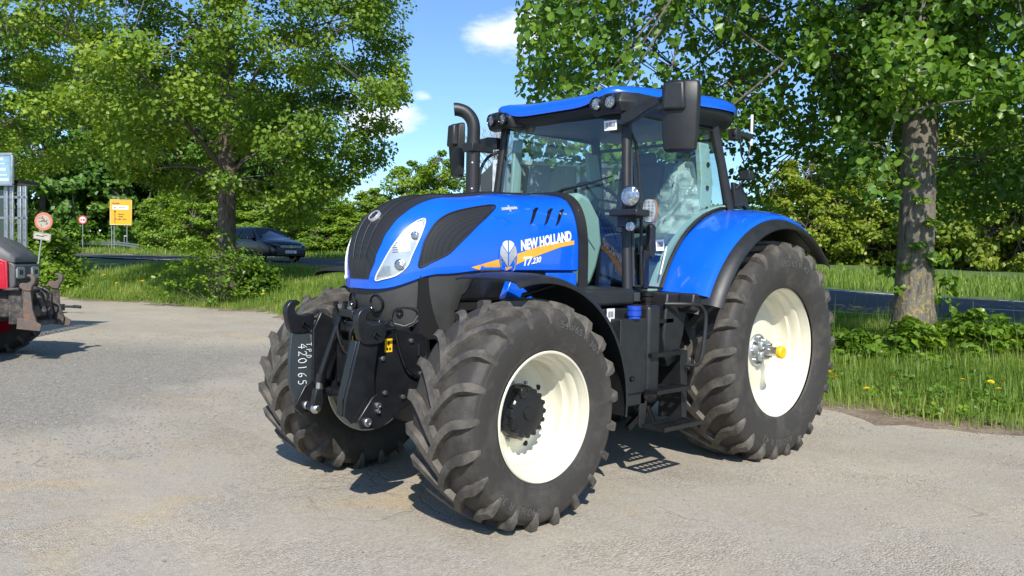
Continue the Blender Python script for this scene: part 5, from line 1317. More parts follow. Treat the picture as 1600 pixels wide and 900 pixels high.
# --- big maple by the road, left
def keep_m(p):
    s, d = sd_of(p)
    if s > -3.4-.25*max(0, 6.5-p.z): return False
    if abs(s+8.7) < .55 and d < 25 and p.z < 4.6: return False
    return p.z > (3.5 if s < -9.5 else (3.1 if s < -8 else 2.35))
def maple(name, s, d, zb, trunk_r, prof_z, prof_r, ncl, per, lsize, label, m, seed, keep=None, crad=(.55, .95), group=None, nprim=26, lobes=False, up=.9, flat=.55, lean=(0, 0), bark='bark2', limbf=.30, zmin=1.8, core=0):
    x, y, _ = E(s, d); root = empty(name, (x, y, zb)); tag(root, label, 'tree', group)
    cl = crown_clusters(ncl, (0, 0, 0), prof_z, prof_r, keep=(lambda p: keep(Vector((p.x+x, p.y+y, p.z+zb)))) if keep else None)
    for k in range(core):
        a_, z_ = random.uniform(0, 2*PI), random.uniform(3.5, 7.5); q_ = random.uniform(.5, 1.9); cl.append(Vector((q_*math.cos(a_), q_*math.sin(a_), z_)))
    rad = rng.uniform(crad[0], crad[1], len(cl))
    ccn = np.array([tuple(p) for p in cl]); P_, nr, sz, ti = clusters_to_leaves(ccn, rad, per, lsize, flat=flat, up=up, centre=np.array([0, 0, (prof_z[0]+prof_z[-1])/2]))
    if keep:
        g = np.array([keep(Vector((p[0]+x, p[1]+y, p[2]+zb))) for p in P_]); P_, nr, sz, ti = P_[g], nr[g], sz[g], ti[g]
    leaves('crown', P_, nr, sz, M[m], root, tint=ti, lobes=lobes)
    top = prof_z[-1]
    limb_tree(root, Vector((0, 0, 0)), [(0, 0, -.3), (lean[0]*.1, lean[1]*.1, 1.0), (lean[0]*.3, lean[1]*.3, 2.4), (lean[0]*.6, lean[1]*.6, top*.42), (lean[0], lean[1], top*.62), (lean[0]*1.1, lean[1]*1.1, top*.85)], trunk_r, cl, nprim, M[bark], seed=seed, limbf=limbf, zmin=zmin)
    return root
maple('maple_tree', -8.75, 25, H(-8.75, 25)-.05, [.42, .29, .26, .24, .17, .10, .04], [1.7, 2.4, 3.2, 4.2, 5.4, 6.8, 8.4, 10.3, 13, 15.5], [1.7, 2.4, 3.2, 3.9, 4.7, 5.5, 5.6, 5.2, 3.6, 1.0], 480, 215, .118, 'big round maple with dense bright leaves beside the road, behind the left verge', 'maple', 3, nprim=24, lobes=True, keep=keep_m, limbf=.2, zmin=3.6)
maple('maple_tree', -21.2, 28.5, .5, [.42, .30, .27, .22, .15, .05], [3.9, 4.6, 5.6, 7, 9, 12, 15], [4.0, 5.2, 6.2, 6.8, 6.8, 5, 1.5], 460, 190, .130, 'yellowish green maple at the left edge, its crown reaching over the red tractor', 'hedge', 4, nprim=22, lobes=True, limbf=.2, zmin=3.6)
# --- linden close behind the tractor, right
def keep_l(p):
    s, d = sd_of(p)
    lim = 10.2 if s < 4.2 else (9.2 if s < 7 else 8.2)
    return d > lim and s > .012*d-.15 and not (2.6 < s < 3.4 and p.z < 3.45) and not (3.4 <= s < 4.5 and p.z < 3.8) and not (s > 6.6 and s < 12 and p.z < 3.9 and d < 11.5) and not (abs(s-6.05) < .8 and p.z < 3.7)
maple('linden_tree', 6.05, 12.3, H(6.05, 12.3)-.06, [.43, .275, .25, .245, .21, .12, .05], [2.45, 3.0, 3.8, 5.0, 6.5, 8.5, 11, 13], [4.6, 5.6, 6.2, 6.4, 6.2, 5.2, 3.2, 1.0], 1050, 108, .108, 'near linden with thick lichen-covered trunk and overhanging leafy crown behind the tractor', 'linden', 9, keep=keep_l, crad=(.35, .75), nprim=34, lobes=True, up=.45, flat=.85, bark='bark', limbf=.12, zmin=5.6, core=150)
# leaves sprouting from the linden trunk
lt = [o for o in bpy.data.objects if o.name.startswith('linden_tree')][0]
cl = []
for k in range(26):
    a = random.uniform(0, 2*PI); z = random.uniform(1.2, 2.9) if k < 16 else random.uniform(.2, 1.6); rr_ = .27 if k < 16 else random.uniform(.3, .6)
    cl.append((rr_*math.cos(a), rr_*math.sin(a), z))
for (ss, dd, z) in ((-.28, -.22, 1.35), (-.1, -.3, 1.62), (.05, -.3, 1.95), (.2, -.26, 1.4), (-.3, -.15, 1.0), (.38, -.15, 1.15), (.55, -.1, .95), (.5, 0, .8), (.62, -.1, .65), (-.1, -.33, 2.3), (.35, -.1, 2.2)):
    cl.append((ss*RH[0]+dd*FH[0], ss*RH[1]+dd*FH[1], z))
ccn = np.array(cl); P_, nr, sz, ti = clusters_to_leaves(ccn, np.full(len(cl), .15), 13, .095, up=.4, centre=np.array([0, 0, 1.5]), out=1.)
leaves('trunk_shoots', P_, nr, sz, M['shrub'], lt, tint=ti, lobes=True)

# --- shrubs
def shrub(name, label, s, d, z0, rx, ry, h, ncl, per, ls, m, cat='shrub', group=None, stems=14, crad=.22, sc_p=1.):
    x, y, _ = E(s, d); root = empty(name, (x, y, z0)); root.rotation_euler = (0, 0, ERZ); tag(root, label, cat, group)
    r_ = random.Random(int(s*100)+ncl); cl = []
    while len(cl) < ncl:
        a = r_.uniform(0, 2*PI); q = r_.random()**.5; z = r_.uniform(.05, 1)
        w_ = (1-.75*max(0, z-.35)**1.3)*(1+.15*math.sin(3*a+s))
        cl.append((rx*q*w_*math.cos(a), ry*q*w_*math.sin(a), z*h*(1-.35*q**2)))
    ccn = np.array(cl); P_, nr, sz, ti = clusters_to_leaves(ccn, rng.uniform(crad*.7, crad*1.3, len(cl)), per, ls, up=.7, centre=np.array([0, 0, 0.]), out=.6)
    leaves('foliage', P_, nr, sz, M[m], root, tint=ti, lobes=True)
    mb = MB()
    for k in range(stems):
        c = cl[r_.randrange(len(cl))]; mb.tube([(c[0]*.2, c[1]*.2, -.1), (c[0]*.6, c[1]*.6, c[2]*.5), c], [.012*sc_p, .009*sc_p, .004*sc_p], 5, cap=False)
    mb.build('stem', M['bark2'], root, fix=False); return root
shrub('shrub', 'leafy shrub at the foot of the big maple on the left verge', -8.5, 23.7, .15, 1.9, 1.0, 2.1, 85, 20, .105, 'shrub', crad=.30, stems=24)
shrub('shrub', 'low shrub spreading right of the maple trunk on the verge', -7.6, 24.1, .35, .8, .6, 1.25, 40, 40, .12, 'shrub', crad=.26)
shrub('shrub', 'tall leafy bush beside the round sign at the left', -17.0, 29.2, .35, 1.45, 1.2, 2.4, 120, 40, .17, 'shrub', crad=.42, stems=18)
shrub('shrub', 'low bramble on the grass in front of the round sign', -15.7, 27.6, .1, 1.2, .8, 1.0, 80, 44, .12, 'hedge', crad=.3, stems=18)
for i, (s, d, rx, h, lb) in enumerate(((5.75, 11.75, .62, .62, 'leafy undergrowth at the left foot of the linden trunk'), (6.75, 11.7, .75, .66, 'broad-leaved undergrowth just right of the linden trunk'), (7.7, 11.6, .65, .45, 'low weeds in the grass at the right edge of the undergrowth'), (5.0, 11.9, .4, .5, 'sparse weeds between the rear tyre and the linden'))):
    shrub('undergrowth', lb, s, d, H(s, d)-.03, rx, .45, h, int(70*rx), 30, .095, 'shrub', 'plant', 'plants around the linden foot', crad=.16, stems=26, sc_p=.6)

# --- background: prototypes copied with their parts
def proto_tree(ncl, per, ls, h, r, m, seed, low=.12, tr=.22):
    root = empty('background_tree'); 
    cl = crown_clusters(ncl, (seed*.37, 0, 0), [h*low, h*.3, h*.55, h*.8, h], [r*.62, r, r*.95, r*.62, r*.12])
    cl = [Vector((p.x-seed*.37, p.y, p.z)) for p in cl]
    ccn = np.array([tuple(p) for p in cl]); P_, nr, sz, ti = clusters_to_leaves(ccn, rng.uniform(.6, 1.25, len(cl))*r*.19, per, ls, up=.8, centre=np.array([0, 0, h*.4]), out=.8)
    leaves('crown', P_, nr, sz, M[m], root, tint=ti)
    limb_tree(root, Vector((0, 0, 0)), [(0, 0, -.5), (.05, 0, h*.12), (.1, .1, h*.35), (0, .1, h*.6), (0, 0, h*.85)], [tr*1.3, tr, tr*.8, tr*.5, tr*.15], cl, 12, M['bark2'], twig_r=.03, seed=seed)
    return root
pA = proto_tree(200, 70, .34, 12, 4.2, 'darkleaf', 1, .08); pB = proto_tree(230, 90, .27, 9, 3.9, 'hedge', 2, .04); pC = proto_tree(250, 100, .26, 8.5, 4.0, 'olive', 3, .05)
used = {}
def place(p, s, d, z, sc_, rz, label, name='background_tree', cat='tree', group='trees beyond the road'):
    if p in used: o = copy_tree(p); 
    else: o = p; used[p] = 1
    o.name = name if o is p else name
    o.location = E(s, d, z); o.rotation_euler = (0, 0, rz); o.scale = sc_ if isinstance(sc_, tuple) else (sc_, sc_, sc_); tag(o, label, cat, group); return o
BG = [
 ('A', -39, 68, 1.3, 1.35, .2, 'dark woodland tree at the far left edge, behind the red tractor'),
 ('A', -33.5, 73, 1.3, 1.5, 1.4, 'dark woodland tree above the large round sign'),
 ('A', -29, 76, 1.3, 1.6, 2.7, 'tall dark tree directly behind the small round sign'),
 ('A', -27.5, 72, 1.3, 1.25, 3.9, 'dark tree directly behind the yellow direction sign'),
 ('A', -22.5, 69, 1.3, 1.2, 5.1, 'dark tree between the yellow sign and the maple trunk'),
 ('A', -19.5, 70, 1.3, 1.15, 0.7, 'dark tree seen through the maple crown, left of its trunk'),
 ('B', -23.5, 57, 1.3, (.62, .62, .60), 1.9, 'bright bushy tree right behind the end of the guard rail'),
 ('B', -19.0, 52, 1.3, (.75, .75, .58), 4.4, 'bright bushy tree behind the maple trunk'),
 ('B', -16.2, 54, 1.2, (.8, .8, .50), .3, 'rounded bush behind the dark car roof'),
 ('B', -13.4, 50, 1.2, (.72, .72, .40), 2.2, 'rounded bush right of the dark car'),
 ('B', -11.0, 51, 1.2, (.65, .65, .42), 3.3, 'low bush in the hedge left of the blue hood'),
 ('B', -9.0, 52, 1.2, (.7, .7, .52), 5.2, 'bush rising in the hedge above the nose of the blue tractor'),
 ('B', -6.6, 52, 1.2, (.72, .72, .72), 1.1, 'bushy tree above the front of the blue hood'),
 ('B', -4.3, 50, 1.2, (.6, .6, .76), 4.1, 'highest bushy tree left of the exhaust stack'),
 ('B', -1.0, 53, 1.2, (.75, .75, .58), 2.9, 'bushy tree behind the exhaust stack'),
 ('B', 3.0, 52, 1.1, (.8, .8, .60), 5.6, 'bushy tree seen through the windscreen'),
 ('C', 7.5, 52, 1.1, (.85, .85, .62), .9, 'olive tree seen through the cab door glass'),
 ('C', 11.5, 54, 1.0, (.72, .72, .48), 2.0, 'small olive tree right behind the rear fender'),
 ('C', 17.0, 47, 1.0, (.78, .78, .86), 3.1, 'olive tree left of the linden trunk beyond the road'),
 ('C', 21.0, 48, 1.0, (.9, .9, .98), 4.6, 'olive tree directly behind the linden trunk'),
 ('C', 25.2, 44, 1.0, (1.0, 1.0, 1.12), 5.9, 'yellow green tree right of the linden trunk beyond the road'),
 ('C', 30.0, 46, 1.0, (1.0, 1.0, 1.1), 1.6, 'yellow green tree at the right edge beyond the road'),
 ('A', 24.0, 56, 1.0, (.9, .9, .6), 2.4, 'dark tree in the shade behind the yellow green trees'),
 ('A', 17.5, 58, 1.0, (.9, .9, .45), 3.4, 'dark low tree behind the olive tree'),
]
BG += [('C', 36.0, 47, 1.0, (1.0, 1.0, .9), 2.9, 'rounded tree beyond the road, outside the right edge of the picture'), ('B', 43.0, 50, 1.0, (1.1, 1.1, .8), .4, 'broad bushy tree far out to the right beyond the road'), ('C', 51.0, 54, 1.0, (1.2, 1.2, .9), 4.0, 'last tree of the row far out to the right'), ('A', -46, 66, 1.2, 1.2, 2.2, 'dark woodland tree outside the left edge of the picture')]
for k, s, d, z, sc_, rz, lb in BG: place({'A': pA, 'B': pB, 'C': pC}[k], s, d, z-.2, sc_, rz, lb)
# far woodland mass that closes the gaps low down
cc_ = []
for k in range(950):
    s = random.uniform(-75, 60); d = 78+random.uniform(-4, 5)
    hmax = 11 if s < -22 else (4.4 if s < 12 else 5.5)
    cc_.append((*E(s, d)[:2], 1.0+random.uniform(0, 1)**.8*hmax))
ccn = np.array(cc_); P_, nr, sz, ti = clusters_to_leaves(ccn, rng.uniform(1.4, 2.4, len(ccn)), 60, .62, up=.6)
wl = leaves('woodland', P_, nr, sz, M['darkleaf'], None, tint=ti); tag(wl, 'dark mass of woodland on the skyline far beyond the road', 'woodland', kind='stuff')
# understorey right behind the far verge on the left and right
cc_ = []
for k in range(620):
    if k < 400: s = random.uniform(-46, -12); d = 64+random.uniform(-2.0, 3)-(s+12)*.10; h_ = random.uniform(0, 2.6)
    else: s = random.uniform(9, 36); d = 48+random.uniform(-1, 4); h_ = random.uniform(0, 2.4)
    cc_.append((*E(s, d)[:2], 1.1+h_))
ccn = np.array(cc_); P_, nr, sz, ti = clusters_to_leaves(ccn, rng.uniform(.6, 1.2, len(ccn)), 46, .30, up=.7)
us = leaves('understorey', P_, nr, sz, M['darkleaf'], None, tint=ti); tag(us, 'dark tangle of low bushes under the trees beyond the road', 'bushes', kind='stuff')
# bare tree behind the cab
root = empty('bare_tree', E(-1.6, 42, 1.0)); tag(root, 'leafless pale tree showing between the exhaust stack and the cab', 'tree')
mb = MB(); r_ = random.Random(8)
def grow(p, dr, L_, r0, lev):
    q = p+dr*L_; mid = p.lerp(q, .5)+Vector((r_.uniform(-1, 1), r_.uniform(-1, 1), 0))*L_*.08
    mb.tube([p, mid, q], [r0, r0*.85, r0*.65], 6 if lev < 3 else 4, cap=False)
    if lev >= 6: return
    for k in range(3 if lev < 4 else 4):
        nd = (dr+Vector((r_.uniform(-1, 1), r_.uniform(-1, 1), r_.uniform(-.35, .65)))*.75).normalized(); grow(q if k else p.lerp(q, .75), nd, L_*r_.uniform(.6, .82), r0*.6, lev+1)
grow(Vector((0, 0, -.3)), Vector((0, 0, 1)), 2.6, .13, 0)
mb.build('trunk', M['twig'], root, fix=False)

# ---------------- grass
def blades(n, sampler, hrange, wrange, name, label, bend=.45):
    P0 = []
    k = 0
    while len(P0) < n:
        s, d = sampler()
        if s is None: continue
        x, y, _ = E(s, d); P0.append((x, y, H(s, d)-.01))
    B = np.array(P0); n = len(B); a = rng.uniform(0, 2*PI, n); h = rng.uniform(*hrange, n)*np.exp(rng.normal(0, .25, n)); w_ = rng.uniform(*wrange, n)
    dx, dy = np.cos(a), np.sin(a); b = rng.uniform(.1, 1, n)*bend*h
    side = np.stack([-dy*w_/2, dx*w_/2, 0*w_], 1)
    mid = B+np.stack([dx*b*.35, dy*b*.35, h*.55], 1); tip = B+np.stack([dx*b, dy*b, h*.95], 1)
    V = np.stack([B-side, B+side, mid+side*.8, mid-side*.8, tip], 1).reshape(-1, 3)
    k = np.arange(n)[:, None]*5; Fi = np.concatenate([k, k+1, k+2, k+3, k+3, k+2, k+4], 1).ravel(); Fs = np.tile([4, 3], n)
    ti = np.clip(rng.normal(.48, .2, n)+.25*np.sin(B[:, 0]*1.7)*np.sin(B[:, 1]*1.3), 0, 1)
    o = fast_mesh(name, V, Fs, Fi, M['grass'], np.repeat(ti, 5)); tag(o, label, 'grass', kind='stuff'); return o
def samp(t0, t1, q_in, q_out, patch=True, dens=0.):
    def f():
        t = random.uniform(t0, t1); qe = lin(t, QE_T, QE)+edge_noise(t)
        q = random.uniform(qe+q_in, q_out)
        if patch and random.random() > min(1, (q-qe-q_in)/.5+.12): return None, None
        s, d = from_qt(q, t)
        return s, d
    return f
blades(110000, samp(-4, 12, -.15, -.15), (.09, .24), (.005, .011), 'grass', 'long green grass on the verge right of the rear wheel')
blades(95000, samp(-26, -4, -.15, -.2), (.10, .26), (.010, .020), 'grass', 'sunlit grass bank on the left verge below the road')
blades(50000, samp(-60, 20, 14.4, 20, False), (.15, .35), (.025, .05), 'grass', 'grass strip along the far side of the road')
def weeds():
    cc_ = []
    while len(cc_) < 420:
        t = random.uniform(-4, 12) if random.random() < .6 else random.uniform(-24, -5); qe = lin(t, QE_T, QE)+edge_noise(t); q = qe+abs(random.gauss(0, 1.6))+.1
        if q > -.2 or math.sin(t*1.9)+math.sin(q*2.3+t) < -.2: continue
        s, d = from_qt(q, t); cc_.append((*E(s, d)[:2], H(s, d)+random.uniform(.03, .14)))
    ccn = np.array(cc_); P_, nr, sz, ti = clusters_to_leaves(ccn, rng.uniform(.10, .24, len(ccn)), 16, .062, up=1.3, flat=.35)
    o = leaves('weeds', P_, nr, sz, M['linden'], None, tint=ti, lobes=True); tag(o, 'broad-leaved weeds mixed into the grass of both verges', 'weeds', kind='stuff')
weeds()
# a few taller seed heads near the linden
blades(1500, samp(-3, 12, .5, -.3), (.35, .60), (.004, .007), 'tall_grass', 'thin tall grass stalks rising from the right verge', .5)
# dandelions
def dandelion():
    root = empty('dandelion'); mb = MB(); mb.tube([(0, 0, -.02), (.01, 0, .10), (.0, .01, .2)], .0035, 5); mb.build('stem', M['shrub'] if False else mat('flower_stem', (.12, .2, .04), .6), root, fix=False)
    mb = MB(); n = 16
    for l, (r0, z) in enumerate(((.034, .2), (.026, .206), (.016, .211))):
        for k in range(n):
            a = 2*PI*(k+.5*l)/n; b_ = .16; mb.add([(.004*math.cos(a), .004*math.sin(a), z), (r0*math.cos(a-b_), r0*math.sin(a-b_), z+.008), (r0*1.1*math.cos(a), r0*1.1*math.sin(a), z+.006), (r0*math.cos(a+b_), r0*math.sin(a+b_), z+.008)], [(0, 1, 2, 3)])
    mb.build('flower', mat('dandelion_yellow', (.85, .60, .01), .6), root, fix=False); return root
pd = dandelion(); first = True
spots = [(3.93, 9.95, 1.2), (4.02, 9.9, 1.1), (3.96, 10.1, 1.2), (4.15, 9.35, 1.), (5.62, 9.2, 1.1), (5.5, 9.35, 1.), (5.3, 9.5, .9), (5.45, 9.05, .9), (4.7, 9.9, .8)]+[(-13.3, 27.1, 1.6), (-12.9, 26.9, 1.8), (-12.8, 26.6, 1.4), (-11.9, 26.2, 1.8), (-11.6, 26.8, 1.5), (-10.9, 26.5, 1.4), (-12.2, 27.4, 1.4), (-6.9, 22.8, 1.6), (-5.9, 22.6, 1.3), (-7.3, 23.2, 1.3), (-13.9, 27.9, 1.6), (-10.2, 27.5, 1.4), (-10.5, 25.4, 1.3)]
for i, (s, d, k) in enumerate(spots):
    o = pd if i == 0 else copy_tree(pd); o.location = E(s, d, H(s, d)+.04); o.scale = (k, k, k); o.rotation_euler = (random.uniform(-.2, .2), random.uniform(-.2, .2)-.2, random.uniform(0, 6))
    tag(o, 'yellow dandelion in the grass right of the rear tractor wheel' if i < 9 else 'yellow dandelion on the left grass bank below the road', 'flower', 'dandelions right of the tractor' if i < 9 else 'dandelions on the left bank')

# ================================================================ OTHER OBJECTS
def emb(mb, m): q = MB(); q.add(mb.v, mb.f, 0, m); q.m = list(mb.m); return q
# --- old red tractor, nose into the picture from the left
RT = empty('tractor'); RT.matrix_world = EM(-7.16, 12.0, 0, R(5)); tag(RT, 'worn red tractor with dark grey bonnet and rusty front linkage cut by the left edge', 'tractor')
M['red'] = mat('faded_red_paint', (.45, .008, .025), .35, var=.15, vs=4, coat=.2)
M['greyhood'] = mat('dusty_grey_bonnet', (.085, .088, .09), .5, var=.2, vs=5, bump=.1, bs=80)
M['worn'] = mat('worn_black_iron', (.035, .034, .034), .5, dust=(.16, .13, .11), dv=.6, vs=9, bump=.4, bs=30)
M['rusty'] = mat('rusty_steel', (.10, .085, .075), .6, dust=(.26, .11, .045), dv=.5, vs=11, bump=.4, bs=35)
M['cloudlens'] = mat('clouded_headlamp', (.42, .45, .47), .2, .2, coat=.6, var=.25, vs=12)
def hsec(x, w_, zt, zs, zb): return [(x, -w_, zb), (x, -w_, zs), (x, -w_*.9, zs+(zt-zs)*.55), (x, -w_*.6, zt-.02), (x, 0, zt), (x, w_*.6, zt-.02), (x, w_*.9, zs+(zt-zs)*.55), (x, w_, zs), (x, w_, zb)]
def loft(secs, name, m, parent, closed_ends=True, mi=None, bevel=0, ang=35):
    mb = MB(); n = len(secs[0]); vs = [q for s in secs for q in s]; fs = [(a*n+i, a*n+i+1, (a+1)*n+i+1, (a+1)*n+i) for a in range(len(secs)-1) for i in range(n-1)]
    if closed_ends: fs += [tuple(range(n)), tuple(range((len(secs)-1)*n, len(secs)*n))]
    mb.add(vs, fs); return mb.build(name, m, parent, bevel=bevel, ang=ang)
top = [(-2.3, .42, 2.02, 1.80, 1.72), (-1.6, .42, 2.0, 1.79, 1.70), (-.9, .41, 1.93, 1.74, 1.62), (-.45, .40, 1.84, 1.66, 1.52), (-.18, .385, 1.74, 1.58, 1.46), (-.04, .36, 1.62, 1.52, 1.45), (.02, .34, 1.54, 1.49, 1.44)]
loft([hsec(*t) for t in top], 'bonnet', M['greyhood'], RT, bevel=.01, ang=45)
side = [(-2.3, 1.715, 1.2), (-.9, 1.615, 1.14), (-.45, 1.515, 1.10), (-.20, 1.455, 1.07), (-.055, 1.445, 1.06)]
loft([[(x, -.405, zb), (x, -.405, zt), (x, .405, zt), (x, .405, zb)] for x, zt, zb in side], 'side_panel', M['red'], RT, bevel=.02)
q = MB(); q.prism([(-.10, 1.07), (-.10, 1.45), (-.02, 1.44), (.03, 1.40), (.03, 1.10), (-.02, 1.06)], -.36, .36); q.build('front_fascia', M['greyhood'], RT, .02, 3)
q = MB(); q.tube([(-.06, -.405, 1.06), (-.07, -.40, 1.44), (-.22, -.405, 1.50), (-.45, -.412, 1.54), (-.9, -.42, 1.63), (-2.2, -.43, 1.73)], .022, 8); q.build('red_trim', M['red'], RT)
for sd in (1, -1):
    q = MB(); q.prism([(.095*sd, 1.22), (.095*sd, 1.36), (.14*sd, 1.375), (.30*sd, 1.37), (.335*sd, 1.34), (.335*sd, 1.22), (.30*sd, 1.205), (.12*sd, 1.205)], .03, .042, 'YZ'); b_ = q.build('headlight', M['headlamp'], RT, .006)
    q = MB(); q.prism([(.115*sd, 1.235), (.115*sd, 1.35), (.315*sd, 1.35), (.315*sd, 1.235)], .042, .046, 'YZ'); q.build('lens', M['cloudlens'], b_)
    q = MB(); q.box((.0485, .215*sd, 1.295), (.004, .10, .07)); q.build('inner_reflector', M['cowl'], b_)
    # oval grille on the flank
    O = [(-.52+.16*rsup(a, 2.6)[0], 1.30+.17*rsup(a, 2.6)[1]) for a in [2*PI*k/24 for k in range(24)]]
    q = MB(); q.prism(O, .405*sd, .412*sd); q.build('side_grille', M['mesh'], RT)
    q = MB(); q.tube([(a, .412*sd, b) for a, b in O+[O[0]]], .009, 6, cap=False); q.build('grille_rim', M['silver'], RT)
q = MB(); q.box((.036, 0, 1.16), (.012, .55, .10)); q.build('lower_grille', M['mesh'], RT)
q = MB(); q.box((-.6, 0, .85), (1.6, .44, .42)); q.box((-2.3, 0, .95), (2.4, .5, .7)); q.box((-.65, 0, .62), (.25, 1.3, .2)); q.build('chassis', M['worn'], RT, .02)
q = MB(); q.box((.10, 0, .93), (.20, .62, .26)); q.box((.06, .30, .80), (.28, .05, .5)); q.box((.06, -.30, .80), (.28, .05, .5)); q.box((.0, 0, 1.06), (.22, .84, .04)); q.tube([(.22, -.42, .55), (.22, .42, .55)], .04, 10); rl_ = q.build('linkage_frame', M['worn'], RT, .01)
for sd in (1, -1):
    q = MB(); q.prism([(.20, .50), (.34, .48), (.36, .60), (.30, .78), (.27, 1.08), (.19, 1.08), (.17, .78)], .405*sd, .44*sd); ar = q.build('lift_arm', M['rusty'] if sd < 0 else M['worn'], RT, .004)
    hk = [(.19, 1.05), (.13, 1.10), (.15, 1.15), (.22, 1.15), (.27, 1.17), (.29, 1.20), (.275, 1.235), (.235, 1.25), (.245, 1.275), (.30, 1.27), (.345, 1.225), (.34, 1.16), (.30, 1.10), (.28, 1.04)]
    q = MB(); q.prism([(p.x, p.y) for p in catmull([(a, b, 0) for a, b in hk], 3, True)], .385*sd, .455*sd); q.build('catch_hook', M['rusty'], ar, .01)
    q = MB(); q.prism([(.10, .50), (.42, .47), (.44, .56), (.34, .62), (.12, .66)], .455*sd, .475*sd); q.build('pivot_plate', M['rusty'], ar, .005)
    q = MB(); q.tube([(.14, .30*sd, .98), (.20, .30*sd, .64)], .055, 12); q.tube([(.20, .30*sd, .64), (.21, .30*sd, .54)], .03, 10); q.build('lift_ram', M['worn'], rl_)
q = MB(); q.tube([(.22, -.1, 1.0), (.30, -.08, .72)], .035, 10); q.tube(catmull([(.12, .12, 1.08), (.28, .15, .98), (.22, .2, .75)], 5), .014, 7); q.tube(catmull([(.12, -.02, 1.08), (.26, .05, .95), (.18, .1, .70)], 5), .014, 7); q.build('hydraulic_pipe', M['worn'], rl_)
def simple_wheel(parent, x, y, R_, W_, rr_, nl, rimm, sd):
    wv = empty('wheel', (x, y, R_-.02), 0, parent)
    pr = sidewall(R_, W_, rr_); fp = pr+[(-a, b) for a, b in reversed(pr[:-1])]
    mb = MB(); mb.lathe(fp, 64, 'Y')
    for s in (1, -1):
        for k in range(nl):
            a0 = 2*PI*(k+(.5 if s < 0 else 0))/nl; vs = []
            path = [(-.02, R_-.06, R_, a0), (W_*.2, R_-.06, R_, a0+.10), (W_*.42, R_-.07, R_-.01, a0+.20), (W_*.5, R_-.16, R_-.08, a0+.22)]
            for (yy, rb, rt, ph) in path:
                for (r2, hw) in ((rb, -.04), (rt, -.028), (rt, .028), (rb, .04)): vs.append((r2*math.cos(ph+hw/R_), s*yy, r2*math.sin(ph+hw/R_)))
            mb.add(vs, [(4*i+j, 4*i+j+1, 4*(i+1)+j+1, 4*(i+1)+j) for i in range(3) for j in range(3)]+[(0, 1, 2, 3), (12, 13, 14, 15)], 1)
    mb.v = [(a, b, max(c, -R_+.021)) for a, b, c in mb.v]
    mb.build('tyre', [M['rubber'], M['lug']], wv)
    q = MB(); q.lathe([(a*sd, b) for a, b in [(W_*.44, rr_+.005), (W_*.46, rr_-.01), (W_*.3, rr_-.05), (W_*.05, rr_*.75), (.0, rr_*.4), (.08, rr_*.35), (.08, .001)]], 40, 'Y'); q.lathe([(-W_*.44*sd, rr_+.005), (-W_*.3*sd, rr_-.05), (-W_*.05*sd, .05)], 40, 'Y'); q.build('rim', rimm, wv)
for sd in (1, -1):
    simple_wheel(RT, -.82, .85*sd, .66, .42, .36, 16, M['red'], sd); simple_wheel(RT, -3.3, .88*sd, .86, .50, .5, 18, M['red'], sd)
    sweep_fender('fender', [(.62, 1.0), (.7, 1.02), (1.05, 1.02), (1.12, .99)], 40, 150, (-3.3, .86), M['red'], y_sd=sd, parent=RT)
q = MB(); q.box((-2.95, 0, 1.3), (1.5, 1.3, .8)); q.build('cab_base', M['worn'], RT, .04)
q = MB(); P4 = [(-2.25, 1.70), (-2.32, 2.62), (-3.75, 2.62), (-3.7, 1.70)]
for sd in (1, -1):
    for (x, z), (x2, z2) in zip(P4, P4[1:]+P4[:1]): q.tube([(x, .72*sd, z), (x2, .66*sd if z2 > 2 else .72*sd, z2)], .035, 8)
q.build('cab_frame', M['worn'], RT)
q = MB(); q.add([(-2.24, -.7, 1.7), (-2.24, .7, 1.7), (-2.31, .65, 2.6), (-2.31, -.65, 2.6)], [(0, 1, 2, 3)]); q.add([(-2.25, .71, 1.7), (-3.7, .71, 1.7), (-3.75, .66, 2.6), (-2.32, .66, 2.6)], [(0, 1, 2, 3)]); q.add([(-2.25, -.71, 1.7), (-3.7, -.71, 1.7), (-3.75, -.66, 2.6), (-2.32, -.66, 2.6)], [(0, 1, 2, 3)]); q.build('cab_window', glass('dark_green_glass', (.18, .26, .22)), RT, fix=False)
q = MB(); q.box((-3.0, 0, 2.72), (1.75, 1.5, .16)); q.build('cab_roof', M['worn'], RT, .05, 3)
q = MB(); q.box((-3.0, 0, 2.2), (.2, .5, .7)); q.box((-2.85, 0, 1.9), (.5, .5, .15)); q.build('seat', M['interior'], RT, .05)

# --- galvanised loader frame with a glazed panel behind the red tractor
GF = empty('steel_frame'); GF.matrix_world = EM(-9.2, 14.6, .12, R(-6)); tag(GF, 'galvanised frame of perforated uprights under a framed glass panel behind the red tractor', 'frame')
for k, (x, y) in enumerate(((.16, 0), (.27, 0), (.38, .05), (.48, .05))):
    q = MB(); q.box((x, y, 1.32), (.068, .04, 2.60)); u_ = q.build('upright', M['galv'], GF, .004)
    q = MB()
    for j in range(9): q.lathe([(-.0215, .009), (-.0225, .0001)], 10, 'Y', (x, y, 2.5-.28*j))
    q.build('hole_row', M['dark'], u_, fix=False)
for z in (.35, 1.2, 2.05, 2.42): q = MB(); q.box((.22, .045, z), (.62, .03, .045)); q.build('cross_bar', M['galv'], GF, .004)
q = MB(); q.box((-.25, .06, 1.55), (.72, .03, 2.0)); q.build('green_glass', mat('green_tinted_panel', (.012, .03, .026), .06, coat=1), GF)
q = MB(); q.box((-.10, -.10, 2.90), (.86, .02, .50)); pn = q.build('glass_panel', mat('sky_mirroring_pane', (.50, .60, .62), .08, .9, var=.3, vs=3), GF)
q = MB()
for k, z in enumerate((2.72, 2.80, 2.90, 3.0, 3.08)): q.box((-.10, -.113, z), (.80-.05*k, .004, .022 if k % 2 else .05))
